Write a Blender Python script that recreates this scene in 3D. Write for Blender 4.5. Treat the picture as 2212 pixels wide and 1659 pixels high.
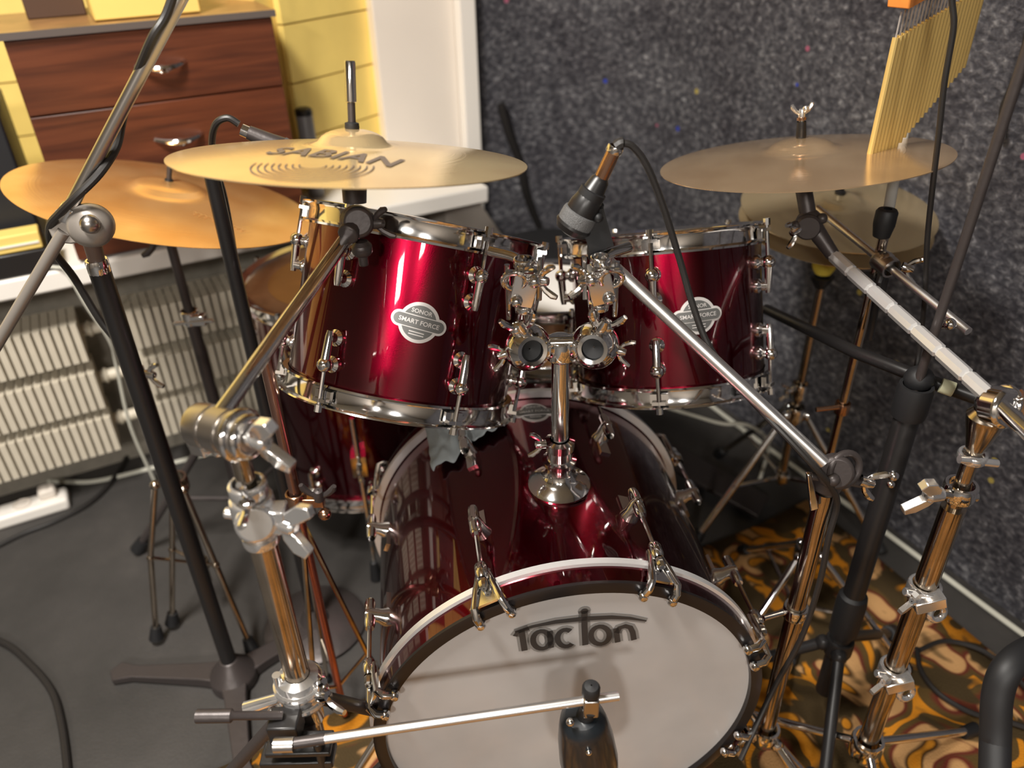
import bpy, bmesh, math, random
from math import sin, cos, pi, radians, atan2, sqrt, hypot
from mathutils import Vector, Matrix, noise
random.seed(4)
for o in list(bpy.data.objects): bpy.data.objects.remove(o)
COL = bpy.context.scene.collection
SC = bpy.context.scene

# ------------------------------------------------------------------ camera
FPX = 1700.0; TH = radians(32.5); RO = radians(-1.59); CH = 1.31
FW = Vector((0, cos(TH), -sin(TH))); _R = Vector((1, 0, 0)); _U = Vector((0, sin(TH), cos(TH)))
RT = cos(RO)*_R + sin(RO)*_U; UP = -sin(RO)*_R + cos(RO)*_U
CAM = Vector((0, 0, CH))
cd = bpy.data.cameras.new('camera'); cam = bpy.data.objects.new('camera', cd); COL.objects.link(cam)
cd.sensor_width = 36; cd.lens = FPX/2212*36; cd.clip_start = .02
m = Matrix.Identity(4)
for i in range(3):
    m[i][0] = RT[i]; m[i][1] = UP[i]; m[i][2] = -FW[i]; m[i][3] = CAM[i]
cam.matrix_world = m
SC.camera = cam
cd.dof.use_dof = True; cd.dof.focus_distance = 1.02; cd.dof.aperture_fstop = 2.6

# ------------------------------------------------------------------ frames
E1 = Vector((.887, .462, 0)).normalized(); E2 = Vector((-.462, .887, 0)).normalized(); EZ = Vector((0, 0, 1))
def uv(u, v, z): return E1*u + E2*v + EZ*z
def ray(px, py): return FW + RT*((px-1106)/FPX) + UP*((829.5-py)/FPX)
def at(px, py, Y): d = ray(px, py); return CAM + d*(Y/d.y)            # photo point at world y
def atz(px, py, z): d = ray(px, py); return CAM + d*((z-CH)/d.z)      # photo point at height z
def atp(px, py, p0, n): d = ray(px, py); return CAM + d*((p0-CAM).dot(n)/d.dot(n))

# ------------------------------------------------------------------ light & exposure
SC.view_settings.view_transform = 'Standard'; SC.view_settings.look = 'None'
SC.view_settings.exposure = 0.0; SC.view_settings.gamma = 1; SC.view_settings.use_curve_mapping = False
w = bpy.data.worlds.new('world'); SC.world = w; w.use_nodes = True
w.node_tree.nodes['Background'].inputs[0].default_value = (1, .93, .85, 1)
w.node_tree.nodes['Background'].inputs[1].default_value = 0.02
def area(loc, target, sx, sy, power, col=(1, .95, .885)):
    l = bpy.data.lights.new('ceiling_light', 'AREA'); l.shape = 'RECTANGLE'; l.size = sx; l.size_y = sy
    l.energy = power; l.color = col
    o = bpy.data.objects.new('ceiling_light', l); COL.objects.link(o); o.location = loc
    d = (Vector(target)-Vector(loc)).normalized()
    o.rotation_euler = d.to_track_quat('-Z', 'Y').to_euler()
    return o
LAMPS = [(Vector((-.95, -3.15, 2.66)), 80), (Vector((.45, -3.0, 2.66)), 50), (uv(-.55, .60, 2.66), 60)]
EN = 1.75
for p, e in LAMPS:
    area(p, p-EZ, .30, .75, e*EN)

# ------------------------------------------------------------------ materials
def newmat(name):
    m = bpy.data.materials.new(name); m.use_nodes = True
    nt = m.node_tree; return m, nt, nt.nodes['Principled BSDF']
def pmat(name, col, rough=.5, metal=0, coat=0, coatr=.05, bump=0, bscale=80, var=0, spec=None):
    m, nt, b = newmat(name)
    b.inputs['Base Color'].default_value = (*col, 1); b.inputs['Roughness'].default_value = rough
    b.inputs['Metallic'].default_value = metal; b.inputs['Coat Weight'].default_value = coat
    b.inputs['Coat Roughness'].default_value = coatr
    if spec is not None: b.inputs['Specular IOR Level'].default_value = spec
    if bump or var:
        tc = nt.nodes.new('ShaderNodeTexCoord'); n = nt.nodes.new('ShaderNodeTexNoise'); n.inputs['Scale'].default_value = bscale
        n.inputs['Detail'].default_value = 4
        nt.links.new(tc.outputs['Object'], n.inputs['Vector'])
        if bump:
            bp = nt.nodes.new('ShaderNodeBump'); bp.inputs['Strength'].default_value = bump; bp.inputs['Distance'].default_value = .002
            nt.links.new(n.outputs['Fac'], bp.inputs['Height']); nt.links.new(bp.outputs[0], b.inputs['Normal'])
        if var:
            r = nt.nodes.new('ShaderNodeValToRGB'); r.color_ramp.elements[0].position = .3; r.color_ramp.elements[1].position = .7
            r.color_ramp.elements[0].color = (*[c*(1-var) for c in col], 1); r.color_ramp.elements[1].color = (*[min(1, c*(1+var)) for c in col], 1)
            nt.links.new(n.outputs['Fac'], r.inputs[0]); nt.links.new(r.outputs[0], b.inputs['Base Color'])
    return m
def ramp(nt, stops, interp='LINEAR'):
    r = nt.nodes.new('ShaderNodeValToRGB'); r.color_ramp.interpolation = interp
    e = r.color_ramp.elements
    while len(e) < len(stops): e.new(.5)
    for x, (p, c) in zip(e, stops): x.position = p; x.color = (*c, 1)
    return r
chrome = pmat('chrome', (.84, .83, .82), .10, 1)
armw = pmat('bright_satin_alloy', (.90, .89, .88), .28, .68)
postg = pmat('grey_post_paint', (.38, .37, .34), .45)
nickel = pmat('nickel_plate', (.90, .89, .88), .14, .90)
brushed = pmat('brushed_steel', (.86, .85, .84), .33, 1)
satin = pmat('satin_steel', (.55, .52, .49), .28, 1)
dull = pmat('dull_grey_paint', (.30, .27, .24), .38, .5)
warmchrome = pmat('warm_reflection_chrome', (.50, .43, .35), .16, 1, var=.2, bscale=20)  # chrome with amber-brown reflections tinted into its base colour
black = pmat('black_paint', (.012, .011, .011), .35)
rubber = pmat('black_rubber', (.010, .010, .011), .55)
bgloss = pmat('glossy_black_plastic', (.010, .013, .016), .28, coat=.3, coatr=.15)
cable = pmat('cable_rubber', (.016, .014, .013), .45)
bcast = pmat('dark_cast_iron', (.06, .05, .048), .4, .4, bump=.3, bscale=60)
white = pmat('white_paint', (.82, .78, .72), .35)
trimw = pmat('white_trim', (.76, .69, .61), .5, var=.03, bscale=4)
beigewall = pmat('beige_grey_plaster', (.24, .215, .175), .8, bump=.3, bscale=40, var=.1)
radm = pmat('cream_radiator_enamel', (.60, .54, .43), .45, var=.06, bscale=15)
silver = pmat('mic_grille', (.13, .13, .13), .5, .3, bump=.8, bscale=900)
copper = pmat('copper_tone', (.55, .33, .22), .22, 1)
orange = pmat('orange_wood', (.72, .25, .05), .4, var=.15, bscale=25)
gold = pmat('gold_anodised', (.86, .62, .22), .38, .55)
greystr = pmat('grey_cord', (.30, .27, .25), .7)
paper = pmat('white_head', (.78, .76, .73), .5)
bassblk = pmat('black_hoop_rim', (.010, .008, .008), .3)
ink = pmat('dark_ink', (.035, .033, .033), .45)
inkg = pmat('grey_ink', (.22, .21, .20), .5)
bsilver = pmat('badge_silver', (.66, .63, .61), .3, .35)
bdark = pmat('badge_dark', (.15, .15, .145), .35, .4)
cymink = pmat('cymbal_ink', (.10, .075, .06), .5)
cymink2 = pmat('faded_ink', (.45, .25, .08), .5)
felt = pmat('yellow_felt', (.55, .42, .05), .9)
greycl = pmat('grey_cloth', (.27, .30, .31), .9, bump=.5, bscale=120)
wcable = pmat('white_cable', (.55, .54, .46), .5)
woodsn = pmat('maple_shell', (.42, .20, .07), .3, coat=.5, var=.2, bscale=12)
yellowp = pmat('yellow_paper', (.80, .58, .16), .6)
darkgear = pmat('black_gear_case', (.012, .012, .014), .5)
label = pmat('pale_label', (.62, .62, .42), .6)
fluor = newmat('lamp_tube')[0]
_b = fluor.node_tree.nodes['Principled BSDF']; _b.inputs['Base Color'].default_value = (.9, .9, .9, 1)

# candy burgundy lacquer
def lacquer():
    m, nt, b = newmat('burgundy_lacquer')
    b.inputs['Base Color'].default_value = (.115, .001, .009, 1); b.inputs['Metallic'].default_value = 1
    b.inputs['Roughness'].default_value = .23; b.inputs['Coat Weight'].default_value = 1; b.inputs['Coat Roughness'].default_value = .03
    tc = nt.nodes.new('ShaderNodeTexCoord'); n = nt.nodes.new('ShaderNodeTexNoise'); n.inputs['Scale'].default_value = 900
    bp = nt.nodes.new('ShaderNodeBump'); bp.inputs['Strength'].default_value = .12; bp.inputs['Distance'].default_value = .0006
    nt.links.new(tc.outputs['Object'], n.inputs['Vector']); nt.links.new(n.outputs['Fac'], bp.inputs['Height']); nt.links.new(bp.outputs[0], b.inputs['Normal'])
    return m
lacq = lacquer()

def cymbalmat(name, c0, c1, rough):
    m, nt, b = newmat(name)
    b.inputs['Metallic'].default_value = .76; b.inputs['Roughness'].default_value = rough
    b.inputs['Anisotropic'].default_value = .6
    tc = nt.nodes.new('ShaderNodeTexCoord'); sep = nt.nodes.new('ShaderNodeSeparateXYZ'); nt.links.new(tc.outputs['Object'], sep.inputs[0])
    x2 = nt.nodes.new('ShaderNodeVectorMath'); x2.operation = 'MULTIPLY'; x2.inputs[1].default_value = (1, 1, 0)
    nt.links.new(tc.outputs['Object'], x2.inputs[0])
    ln = nt.nodes.new('ShaderNodeVectorMath'); ln.operation = 'LENGTH'; nt.links.new(x2.outputs[0], ln.inputs[0])
    n = nt.nodes.new('ShaderNodeTexNoise'); n.noise_dimensions = '1D'; n.inputs['Scale'].default_value = 260; n.inputs['Detail'].default_value = 3
    nt.links.new(ln.outputs['Value'], n.inputs['W'])
    bp = nt.nodes.new('ShaderNodeBump'); bp.inputs['Strength'].default_value = .14; bp.inputs['Distance'].default_value = .0006
    nt.links.new(n.outputs['Fac'], bp.inputs['Height']); nt.links.new(bp.outputs[0], b.inputs['Normal'])
    n2 = nt.nodes.new('ShaderNodeTexNoise'); n2.inputs['Scale'].default_value = 9; n2.inputs['Detail'].default_value = 3
    nt.links.new(tc.outputs['Object'], n2.inputs['Vector'])
    r = ramp(nt, [(.35, c0), (.7, c1)]); nt.links.new(n2.outputs['Fac'], r.inputs[0]); nt.links.new(r.outputs[0], b.inputs['Base Color'])
    tg = nt.nodes.new('ShaderNodeTangent'); tg.direction_type = 'RADIAL'; tg.axis = 'Z'; nt.links.new(tg.outputs[0], b.inputs['Tangent'])
    return m
brassA = cymbalmat('bright_bronze', (.78, .56, .30), (.92, .72, .40), .17)
brassB = cymbalmat('amber_bronze', (.80, .42, .14), (.95, .58, .24), .26)
brassC = cymbalmat('old_bronze', (.58, .40, .24), (.74, .54, .34), .16)
brassD = cymbalmat('hihat_bronze', (.72, .56, .32), (.80, .64, .40), .24)

def headmat():
    m, nt, b = newmat('coated_white_head')
    tc = nt.nodes.new('ShaderNodeTexCoord'); n = nt.nodes.new('ShaderNodeTexNoise'); n.inputs['Scale'].default_value = 5; n.inputs['Detail'].default_value = 4
    nt.links.new(tc.outputs['Object'], n.inputs['Vector'])
    r = ramp(nt, [(.3, (.40, .385, .375)), (.7, (.50, .485, .475))]); nt.links.new(n.outputs['Fac'], r.inputs[0]); nt.links.new(r.outputs[0], b.inputs['Base Color'])
    b.inputs['Roughness'].default_value = .35; b.inputs['Coat Weight'].default_value = .25; b.inputs['Coat Roughness'].default_value = .12
    return m
headm = headmat()

def woodmat():
    m, nt, b = newmat('red_brown_wood')
    tc = nt.nodes.new('ShaderNodeTexCoord'); mp = nt.nodes.new('ShaderNodeMapping'); mp.inputs['Rotation'].default_value = (0, 0, -atan2(.462, .887))
    mp.vector_type = 'POINT'
    sc = nt.nodes.new('ShaderNodeVectorMath'); sc.operation = 'MULTIPLY'; sc.inputs[1].default_value = (2.2, 6, 34)
    nt.links.new(tc.outputs['Object'], mp.inputs[0]); nt.links.new(mp.outputs[0], sc.inputs[0])
    n = nt.nodes.new('ShaderNodeTexNoise'); n.inputs['Scale'].default_value = 1.6; n.inputs['Detail'].default_value = 6; n.inputs['Distortion'].default_value = .6
    nt.links.new(sc.outputs[0], n.inputs['Vector'])
    r = ramp(nt, [(.3, (.045, .011, .005)), (.55, (.098, .026, .010)), (.75, (.135, .038, .015))]); nt.links.new(n.outputs['Fac'], r.inputs[0]); nt.links.new(r.outputs[0], b.inputs['Base Color'])
    b.inputs['Roughness'].default_value = .4
    return m
wood = woodmat()
woodtop = pmat('tan_wood_top', (.30, .16, .06), .35, var=.25, bscale=12)
edgeband = pmat('grey_edge_band', (.09, .075, .07), .5)
yellow = pmat('yellow_wall_paint', (.93, .70, .20), .55, var=.08, bscale=7, bump=.3)
mortar = pmat('yellow_joint', (.74, .52, .14), .8)
floorm = None
def floormat():
    m, nt, b = newmat('dark_floor')
    tc = nt.nodes.new('ShaderNodeTexCoord')
    n = nt.nodes.new('ShaderNodeTexNoise'); n.inputs['Scale'].default_value = 2.6; n.inputs['Detail'].default_value = 8; n.inputs['Roughness'].default_value = .65
    nt.links.new(tc.outputs['Object'], n.inputs['Vector'])
    r = ramp(nt, [(.3, (.026, .024, .022)), (.55, (.045, .041, .038)), (.75, (.074, .066, .060))])
    nt.links.new(n.outputs['Fac'], r.inputs[0]); nt.links.new(r.outputs[0], b.inputs['Base Color'])
    b.inputs['Roughness'].default_value = .62
    n2 = nt.nodes.new('ShaderNodeTexNoise'); n2.inputs['Scale'].default_value = 160
    nt.links.new(tc.outputs['Object'], n2.inputs['Vector'])
    bp = nt.nodes.new('ShaderNodeBump'); bp.inputs['Strength'].default_value = .3; bp.inputs['Distance'].default_value = .002
    nt.links.new(n2.outputs['Fac'], bp.inputs['Height']); nt.links.new(bp.outputs[0], b.inputs['Normal'])
    return m
def carpetmat():
    m, nt, b = newmat('speckled_grey_carpet')
    L = nt.links.new
    tc = nt.nodes.new('ShaderNodeTexCoord')
    n1 = nt.nodes.new('ShaderNodeTexNoise'); n1.inputs['Scale'].default_value = 62; n1.inputs['Detail'].default_value = 4; n1.inputs['Roughness'].default_value = .62; n1.inputs['Distortion'].default_value = .35
    mp = nt.nodes.new('ShaderNodeVectorMath'); mp.operation = 'MULTIPLY'; mp.inputs[1].default_value = (1, 1, 1.35); L(tc.outputs['Object'], mp.inputs[0]); L(mp.outputs[0], n1.inputs['Vector'])
    r1 = ramp(nt, [(.30, (.034, .034, .040)), (.46, (.070, .069, .078)), (.56, (.115, .113, .122)), (.64, (.18, .178, .188)), (.74, (.40, .40, .41))]); L(n1.outputs['Fac'], r1.inputs[0])
    n3 = nt.nodes.new('ShaderNodeTexNoise'); n3.inputs['Scale'].default_value = 5; n3.inputs['Detail'].default_value = 2; L(tc.outputs['Object'], n3.inputs['Vector'])
    r3 = ramp(nt, [(.35, (.62, .60, .62)), (.65, (1, 1, 1))]); L(n3.outputs['Fac'], r3.inputs[0])
    mx = nt.nodes.new('ShaderNodeMix'); mx.data_type = 'RGBA'; mx.blend_type = 'MULTIPLY'; mx.inputs['Factor'].default_value = 1
    L(r1.outputs[0], mx.inputs['A']); L(r3.outputs[0], mx.inputs['B'])
    # rare coloured fibre knots
    v = nt.nodes.new('ShaderNodeTexVoronoi'); v.inputs['Scale'].default_value = 17; L(tc.outputs['Object'], v.inputs['Vector'])
    lt = nt.nodes.new('ShaderNodeMath'); lt.operation = 'LESS_THAN'; lt.inputs[1].default_value = .115; L(v.outputs['Distance'], lt.inputs[0])
    sp = nt.nodes.new('ShaderNodeSeparateColor'); L(v.outputs['Color'], sp.inputs[0])
    gt = nt.nodes.new('ShaderNodeMath'); gt.operation = 'GREATER_THAN'; gt.inputs[1].default_value = .72; L(sp.outputs[1], gt.inputs[0])
    mu = nt.nodes.new('ShaderNodeMath'); mu.operation = 'MULTIPLY'; L(lt.outputs[0], mu.inputs[0]); L(gt.outputs[0], mu.inputs[1])
    rc = ramp(nt, [(0, (.03, .05, .35)), (.45, (.35, .10, .16)), (.6, (.40, .32, .08)), (.8, (.30, .42, .05)), (.9, (.05, .07, .4))], 'CONSTANT'); L(sp.outputs[0], rc.inputs[0])
    mx2 = nt.nodes.new('ShaderNodeMix'); mx2.data_type = 'RGBA'; L(mu.outputs[0], mx2.inputs['Factor']); L(mx.outputs['Result'], mx2.inputs['A']); L(rc.outputs[0], mx2.inputs['B'])
    L(mx2.outputs['Result'], b.inputs['Base Color']); b.inputs['Roughness'].default_value = .95; b.inputs['Specular IOR Level'].default_value = .15
    bp = nt.nodes.new('ShaderNodeBump'); bp.inputs['Strength'].default_value = .9; bp.inputs['Distance'].default_value = .006
    L(n1.outputs['Fac'], bp.inputs['Height']); L(bp.outputs[0], b.inputs['Normal'])
    return m
def rugmat():
    m, nt, b = newmat('patterned_rug')
    L = nt.links.new
    tc = nt.nodes.new('ShaderNodeTexCoord')
    n0 = nt.nodes.new('ShaderNodeTexNoise'); n0.inputs['Scale'].default_value = 5.5; n0.inputs['Detail'].default_value = 1.5
    L(tc.outputs['Object'], n0.inputs['Vector'])
    ad = nt.nodes.new('ShaderNodeVectorMath'); ad.operation = 'MULTIPLY_ADD'; ad.inputs[1].default_value = (.22, .22, .22)
    L(n0.outputs['Color'], ad.inputs[0]); L(tc.outputs['Object'], ad.inputs[2])
    v = nt.nodes.new('ShaderNodeTexVoronoi'); v.inputs['Scale'].default_value = 9.5; v.feature = 'F1'; L(ad.outputs[0], v.inputs['Vector'])
    ml = nt.nodes.new('ShaderNodeMath'); ml.operation = 'MULTIPLY'; ml.inputs[1].default_value = 1.7; L(v.outputs['Distance'], ml.inputs[0])
    fr = nt.nodes.new('ShaderNodeMath'); fr.operation = 'FRACT'; L(ml.outputs[0], fr.inputs[0])
    r = ramp(nt, [(0, (.60, .22, .015)), (.20, (.55, .22, .02)), (.26, (.05, .025, .010)), (.36, (.55, .31, .13)), (.62, (.52, .29, .12)), (.70, (.13, .022, .016)), (.84, (.10, .06, .02))], 'CONSTANT')
    r.color_ramp.interpolation = 'LINEAR'
    L(fr.outputs[0], r.inputs[0])
    n2 = nt.nodes.new('ShaderNodeTexNoise'); n2.inputs['Scale'].default_value = 11; n2.inputs['Detail'].default_value = 2; L(ad.outputs[0], n2.inputs['Vector'])
    r2 = ramp(nt, [(.45, (0, 0, 0)), (.50, (1, 1, 1))]); L(n2.outputs['Fac'], r2.inputs[0])
    mx = nt.nodes.new('ShaderNodeMix'); mx.data_type = 'RGBA'; L(r2.outputs[0], mx.inputs['Factor']); mx.inputs['A'].default_value = (.060, .040, .018, 1); L(r.outputs[0], mx.inputs['B'])
    L(mx.outputs['Result'], b.inputs['Base Color']); b.inputs['Roughness'].default_value = .9; b.inputs['Specular IOR Level'].default_value = .1
    n3 = nt.nodes.new('ShaderNodeTexNoise'); n3.inputs['Scale'].default_value = 300; L(tc.outputs['Object'], n3.inputs['Vector'])
    bp = nt.nodes.new('ShaderNodeBump'); bp.inputs['Strength'].default_value = .6; bp.inputs['Distance'].default_value = .003
    L(n3.outputs['Fac'], bp.inputs['Height']); L(bp.outputs[0], b.inputs['Normal'])
    return m

# ------------------------------------------------------------------ mesh helpers
def frame(z, xhint=None):
    z = Vector(z).normalized()
    h = Vector(xhint) if xhint is not None else (Vector((0, 0, 1)) if abs(z.z) < .9 else Vector((1, 0, 0)))
    x = (h - z*h.dot(z)).normalized(); y = z.cross(x)
    return x, y, z
def M4(x, y, z, o):
    m = Matrix.Identity(4)
    for i in range(3): m[i][0] = x[i]; m[i][1] = y[i]; m[i][2] = z[i]; m[i][3] = o[i]
    return m
class MB:
    def __init__(s): s.v = []; s.f = []
    def quadgrid(s, rings, closed=True, cap0=True, cap1=True):
        b = len(s.v); n = len(rings[0])
        for r in rings: s.v += [Vector(p) for p in r]
        for i in range(len(rings)-1):
            for j in range(n if closed else n-1):
                k = (j+1) % n
                s.f.append((b+i*n+j, b+i*n+k, b+(i+1)*n+k, b+(i+1)*n+j))
        if cap0 and closed: s.f.append(tuple(b+j for j in range(n))[::-1])
        if cap1 and closed: s.f.append(tuple(b+(len(rings)-1)*n+j for j in range(n)))
        return s
    def tube(s, pts, r, n=12, cap=True):
        pts = [Vector(p) for p in pts]
        rs = r if isinstance(r, (list, tuple)) else [r]*len(pts)
        x = None; rings = []
        for i, p in enumerate(pts):
            a = pts[max(i-1, 0)]; c = pts[min(i+1, len(pts)-1)]
            if c == a: c = p; 
            t = (c-a).normalized()
            if 0 < i < len(pts)-1:
                t1 = (p-a); t2 = (c-p)
                if t1.length > 1e-7 and t2.length > 1e-7: t = (t1.normalized()+t2.normalized()).normalized()
            x, y, z = frame(t, x)
            rings.append([p + rs[i]*(cos(2*pi*j/n)*x + sin(2*pi*j/n)*y) for j in range(n)])
        return s.quadgrid(rings, True, cap, cap)
    def lathe(s, prof, o=(0, 0, 0), ax=(0, 0, 1), n=24, caps=False, xh=None):
        o = Vector(o); x, y, z = frame(ax, xh)
        rings = [[o + z*h + r*(cos(2*pi*j/n)*x + sin(2*pi*j/n)*y) for j in range(n)] for r, h in prof]
        return s.quadgrid(rings, True, caps, caps)
    def cyl(s, a, b, r, n=16): return s.tube([a, b], r, n)
    def box(s, c, size, x=(1, 0, 0), y=(0, 1, 0), z=None, taper=1):
        c = Vector(c); x = Vector(x).normalized(); y = Vector(y); y = (y-x*y.dot(x)).normalized(); z = x.cross(y)
        a, b_, d = [q/2 for q in size]; k = len(s.v)
        for sz in (-1, 1):
            t = taper if sz > 0 else 1
            for sx, sy in ((-1, -1), (1, -1), (1, 1), (-1, 1)): s.v.append(c + x*a*sx*t + y*b_*sy*t + z*d*sz)
        s.f += [(k+3, k+2, k+1, k), (k+4, k+5, k+6, k+7)] + [(k+i, k+(i+1) % 4, k+4+(i+1) % 4, k+4+i) for i in range(4)]
        return s
    def ball(s, c, r, n=14, sq=(1, 1, 1)):
        c = Vector(c); rings = []
        for i in range(n//2+1):
            t = pi*i/(n//2); t = min(max(t, .02), pi-.02)
            rings.append([c + Vector((r*sin(t)*cos(2*pi*j/n)*sq[0], r*sin(t)*sin(2*pi*j/n)*sq[1], -r*cos(t)*sq[2])) for j in range(n)])
        return s.quadgrid(rings)
    def torus(s, c, ax, R, r, n=28, k=10):
        x, y, z = frame(ax); c = Vector(c); b = len(s.v)
        for i in range(n):
            d = cos(2*pi*i/n)*x + sin(2*pi*i/n)*y
            for j in range(k): s.v.append(c + d*(R + r*cos(2*pi*j/k)) + z*r*sin(2*pi*j/k))
        for i in range(n):
            for j in range(k):
                s.f.append((b+i*k+j, b+((i+1) % n)*k+j, b+((i+1) % n)*k+(j+1) % k, b+i*k+(j+1) % k))
        return s
    def prism(s, poly, h0, h1, fn=lambda a, b, h: Vector((a, b, h))):
        n = len(poly); k = len(s.v)
        for h in (h0, h1):
            for a, b in poly: s.v.append(fn(a, b, h))
        s.f += [tuple(range(k, k+n))[::-1], tuple(range(k+n, k+2*n))]
        s.f += [(k+i, k+(i+1) % n, k+n+(i+1) % n, k+n+i) for i in range(n)]
        return s
    def mesh(s, name, mat, off=None, sharp=35):
        me = bpy.data.meshes.new(name)
        o = off or Vector((0, 0, 0))
        me.from_pydata([tuple(p-o) for p in s.v], [], s.f); me.validate()
        bm = bmesh.new(); bm.from_mesh(me); bmesh.ops.recalc_face_normals(bm, faces=bm.faces); bm.to_mesh(me); bm.free()
        me.polygons.foreach_set('use_smooth', [True]*len(me.polygons)); me.set_sharp_from_angle(angle=radians(sharp))
        me.materials.append(mat); return me
    def center(s):
        lo = Vector([min(p[i] for p in s.v) for i in range(3)]); hi = Vector([max(p[i] for p in s.v) for i in range(3)]); return (lo+hi)/2
WM = {}
def link(name, data, W, parent=None):
    o = bpy.data.objects.new(name, data); COL.objects.link(o); WM[o.name] = W
    if parent is not None:
        o.parent = parent; o.matrix_local = WM[parent.name].inverted() @ W
    else: o.matrix_local = W
    return o
def part(name, mb, mat, parent, M=None, lab=None, bevel=0, sharp=35):
    """mesh in world coordinates (M None) or in the frame M"""
    if M is None:
        c = mb.center(); o = link(name, mb.mesh(name, mat, c, sharp), Matrix.Translation(c), parent)
    else: o = link(name, mb.mesh(name, mat, None, sharp), M, parent)
    if lab: o['label'] = lab
    if bevel:
        bv = o.modifiers.new('bevel', 'BEVEL'); bv.width = bevel; bv.segments = 2; bv.limit_method = 'ANGLE'
    return o
def inst(name, me, M, parent, lab=None):
    o = link(name, me, M, parent)
    if lab: o['label'] = lab
    return o
def tag(o, lab=None, cat=None, group=None, kind=None):
    if lab: o['label'] = lab
    if cat: o['category'] = cat
    if group: o['group'] = group
    if kind: o['kind'] = kind
    return o
def thing(name, lab, cat, loc, group=None):
    o = link(name, None, Matrix.Translation(Vector(loc))); o.empty_display_size = .05
    return tag(o, lab, cat, group)
def solo(name, mb, mat, lab, cat, group=None, bevel=0, sharp=35):
    return tag(part(name, mb, mat, None, None, None, bevel, sharp), lab, cat, group)
def struct(name, mb, mat, bevel=0, parent=None):
    o = part(name, mb, mat, parent, bevel=bevel)
    if parent is None: o['kind'] = 'structure'
    return o
def curve(pts, n=8):
    P = [Vector(p) for p in pts]; P = [P[0]*2-P[1]] + P + [P[-1]*2-P[-2]]; out = []
    for i in range(1, len(P)-2):
        a, b, c, d = P[i-1:i+3]
        for k in range(n):
            t = k/n
            out.append(.5*((2*b) + (c-a)*t + (2*a-5*b+4*c-d)*t*t + (3*b-a-3*c+d)*t**3))
    out.append(P[-2]); return out
def text_mesh(txt, size, bold=0, align='CENTER', spacing=1.0):
    c = bpy.data.curves.new('t', 'FONT'); c.body = txt; c.size = size; c.align_x = align; c.align_y = 'CENTER'; c.offset = bold; c.space_character = spacing; c.resolution_u = 3
    o = bpy.data.objects.new('t', c); COL.objects.link(o)
    dg = bpy.context.evaluated_depsgraph_get(); me = bpy.data.meshes.new_from_object(o.evaluated_get(dg))
    bpy.data.objects.remove(o)
    vs = [v.co.copy() for v in me.vertices]; fs = [tuple(p.vertices) for p in me.polygons]
    return vs, fs
def text_part(name, txt, size, mat, parent, M, fn, bold=0, sx=1, spacing=1.0):
    vs, fs = text_mesh(txt, size, bold, spacing=spacing); mb = MB(); mb.v = [fn(v.x*sx, v.y) for v in vs]; mb.f = fs
    return part(name, mb, mat, parent, M)

# ------------------------------------------------------------------ setting
WALLU = 1.425
floor = struct('floor', MB().box(uv(-.75, -.5, -.05), (4.9, 7.2, .1), E1, E2), floormat())
ceil = struct('ceiling', MB().box(uv(-.75, -.5, 2.75), (4.9, 7.2, .1), E1, E2), pmat('ceiling_paint', (.45, .44, .42), .8))
# carpet wall: runs beside the kit, then turns the corner
mb = MB(); path = []
for v in [-4.0, -2, -1, -.5, 0, .3, .6, .9, 1.2, 1.5, 1.7]: path.append((WALLU, v))
for k in range(1, 9):
    a = pi/2*k/8; path.append((WALLU-.36+.36*cos(a), 1.72+.36*sin(a)))
path += [(1.0, 2.085), (.93, 2.09), (.82, 2.10)]
rows = [0, .15, .3, .5, .7, .9, 1.1, 1.4, 1.8, 2.2, 2.7]
front = [[uv(u + .006*noise.noise(Vector((v*3, z*2, 0))), v + .006*noise.noise(Vector((u*5, z*2, 4))), z) for (u, v) in path] for z in rows]
mb.quadgrid(front, closed=False)
back = [[uv(u+.06, v+.03, z) for (u, v) in path] for z in rows]
mb.quadgrid(back, closed=False)
carp = struct('wall_right', mb, carpetmat())
wl = struct('wall_left', MB().box(uv(-1.15, 2.07, .30), (3.9, .1, .60), E1, E2), beigewall)
struct('trim_4', MB().prism([(.80, .60), (.885, .60), (1.03, .36), (.80, .36)], 1.90, 2.04, lambda a, b, h: uv(a, h, b)), trimw)
# yellow painted block wall set back above the sill
wb = struct('wall_back', MB().box(uv(-1.2, 2.47, 1.62), (3.4, .1, 2.1), E1, E2), mortar)
bc = 0.130; bl = .62
def brickwall(p0, d, length, z0, z1, n, parent):
    me = MB().box((0, 0, 0), (bl-.003, .02, bc-.004)).mesh('brick', yellow)
    k = 0; z = z0
    while z < z1:
        s = -bl*.5*(k % 2)
        while s < length-.02:
            a = max(s, 0); b = min(s+bl, length); L = b-a
            if L > .05:
                M = M4(d, n, EZ, p0 + d*((a+b)/2) + EZ*(z+bc/2) + n*(-.001*random.random()))
                M = M @ Matrix.Diagonal((L/bl, 1, 1, 1))
                inst('brick', me, M, parent)
            s += bl
        z += bc; k += 1
brickwall(uv(-1.2, 2.412, 0), E1, 1.80, .66, 1.75, E2, wb)
# the angled piece right of the cabinet
DA = Vector((sin(radians(35)), cos(radians(35)), 0)); NA = Vector((-DA.y, DA.x, 0))
PA = uv(.462, 2.00, 0)
wa = struct('wall_side', MB().box(PA + DA*.35 + NA*.062 + EZ*1.62, (.80, .1, 2.1), DA, NA), mortar)
brickwall(PA, DA, .62, .655, 1.75, NA, wa)
# white pilaster and its bright edge trim
struct('trim_1', MB().box(uv(.83, 2.13, 1.6), (.225, .10, 2.3), E1, E2), trimw, .004)
struct('trim_2', MB().box(uv(.966, 2.11, 1.6), (.048, .13, 2.3), E1, E2), white, .004)
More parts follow.
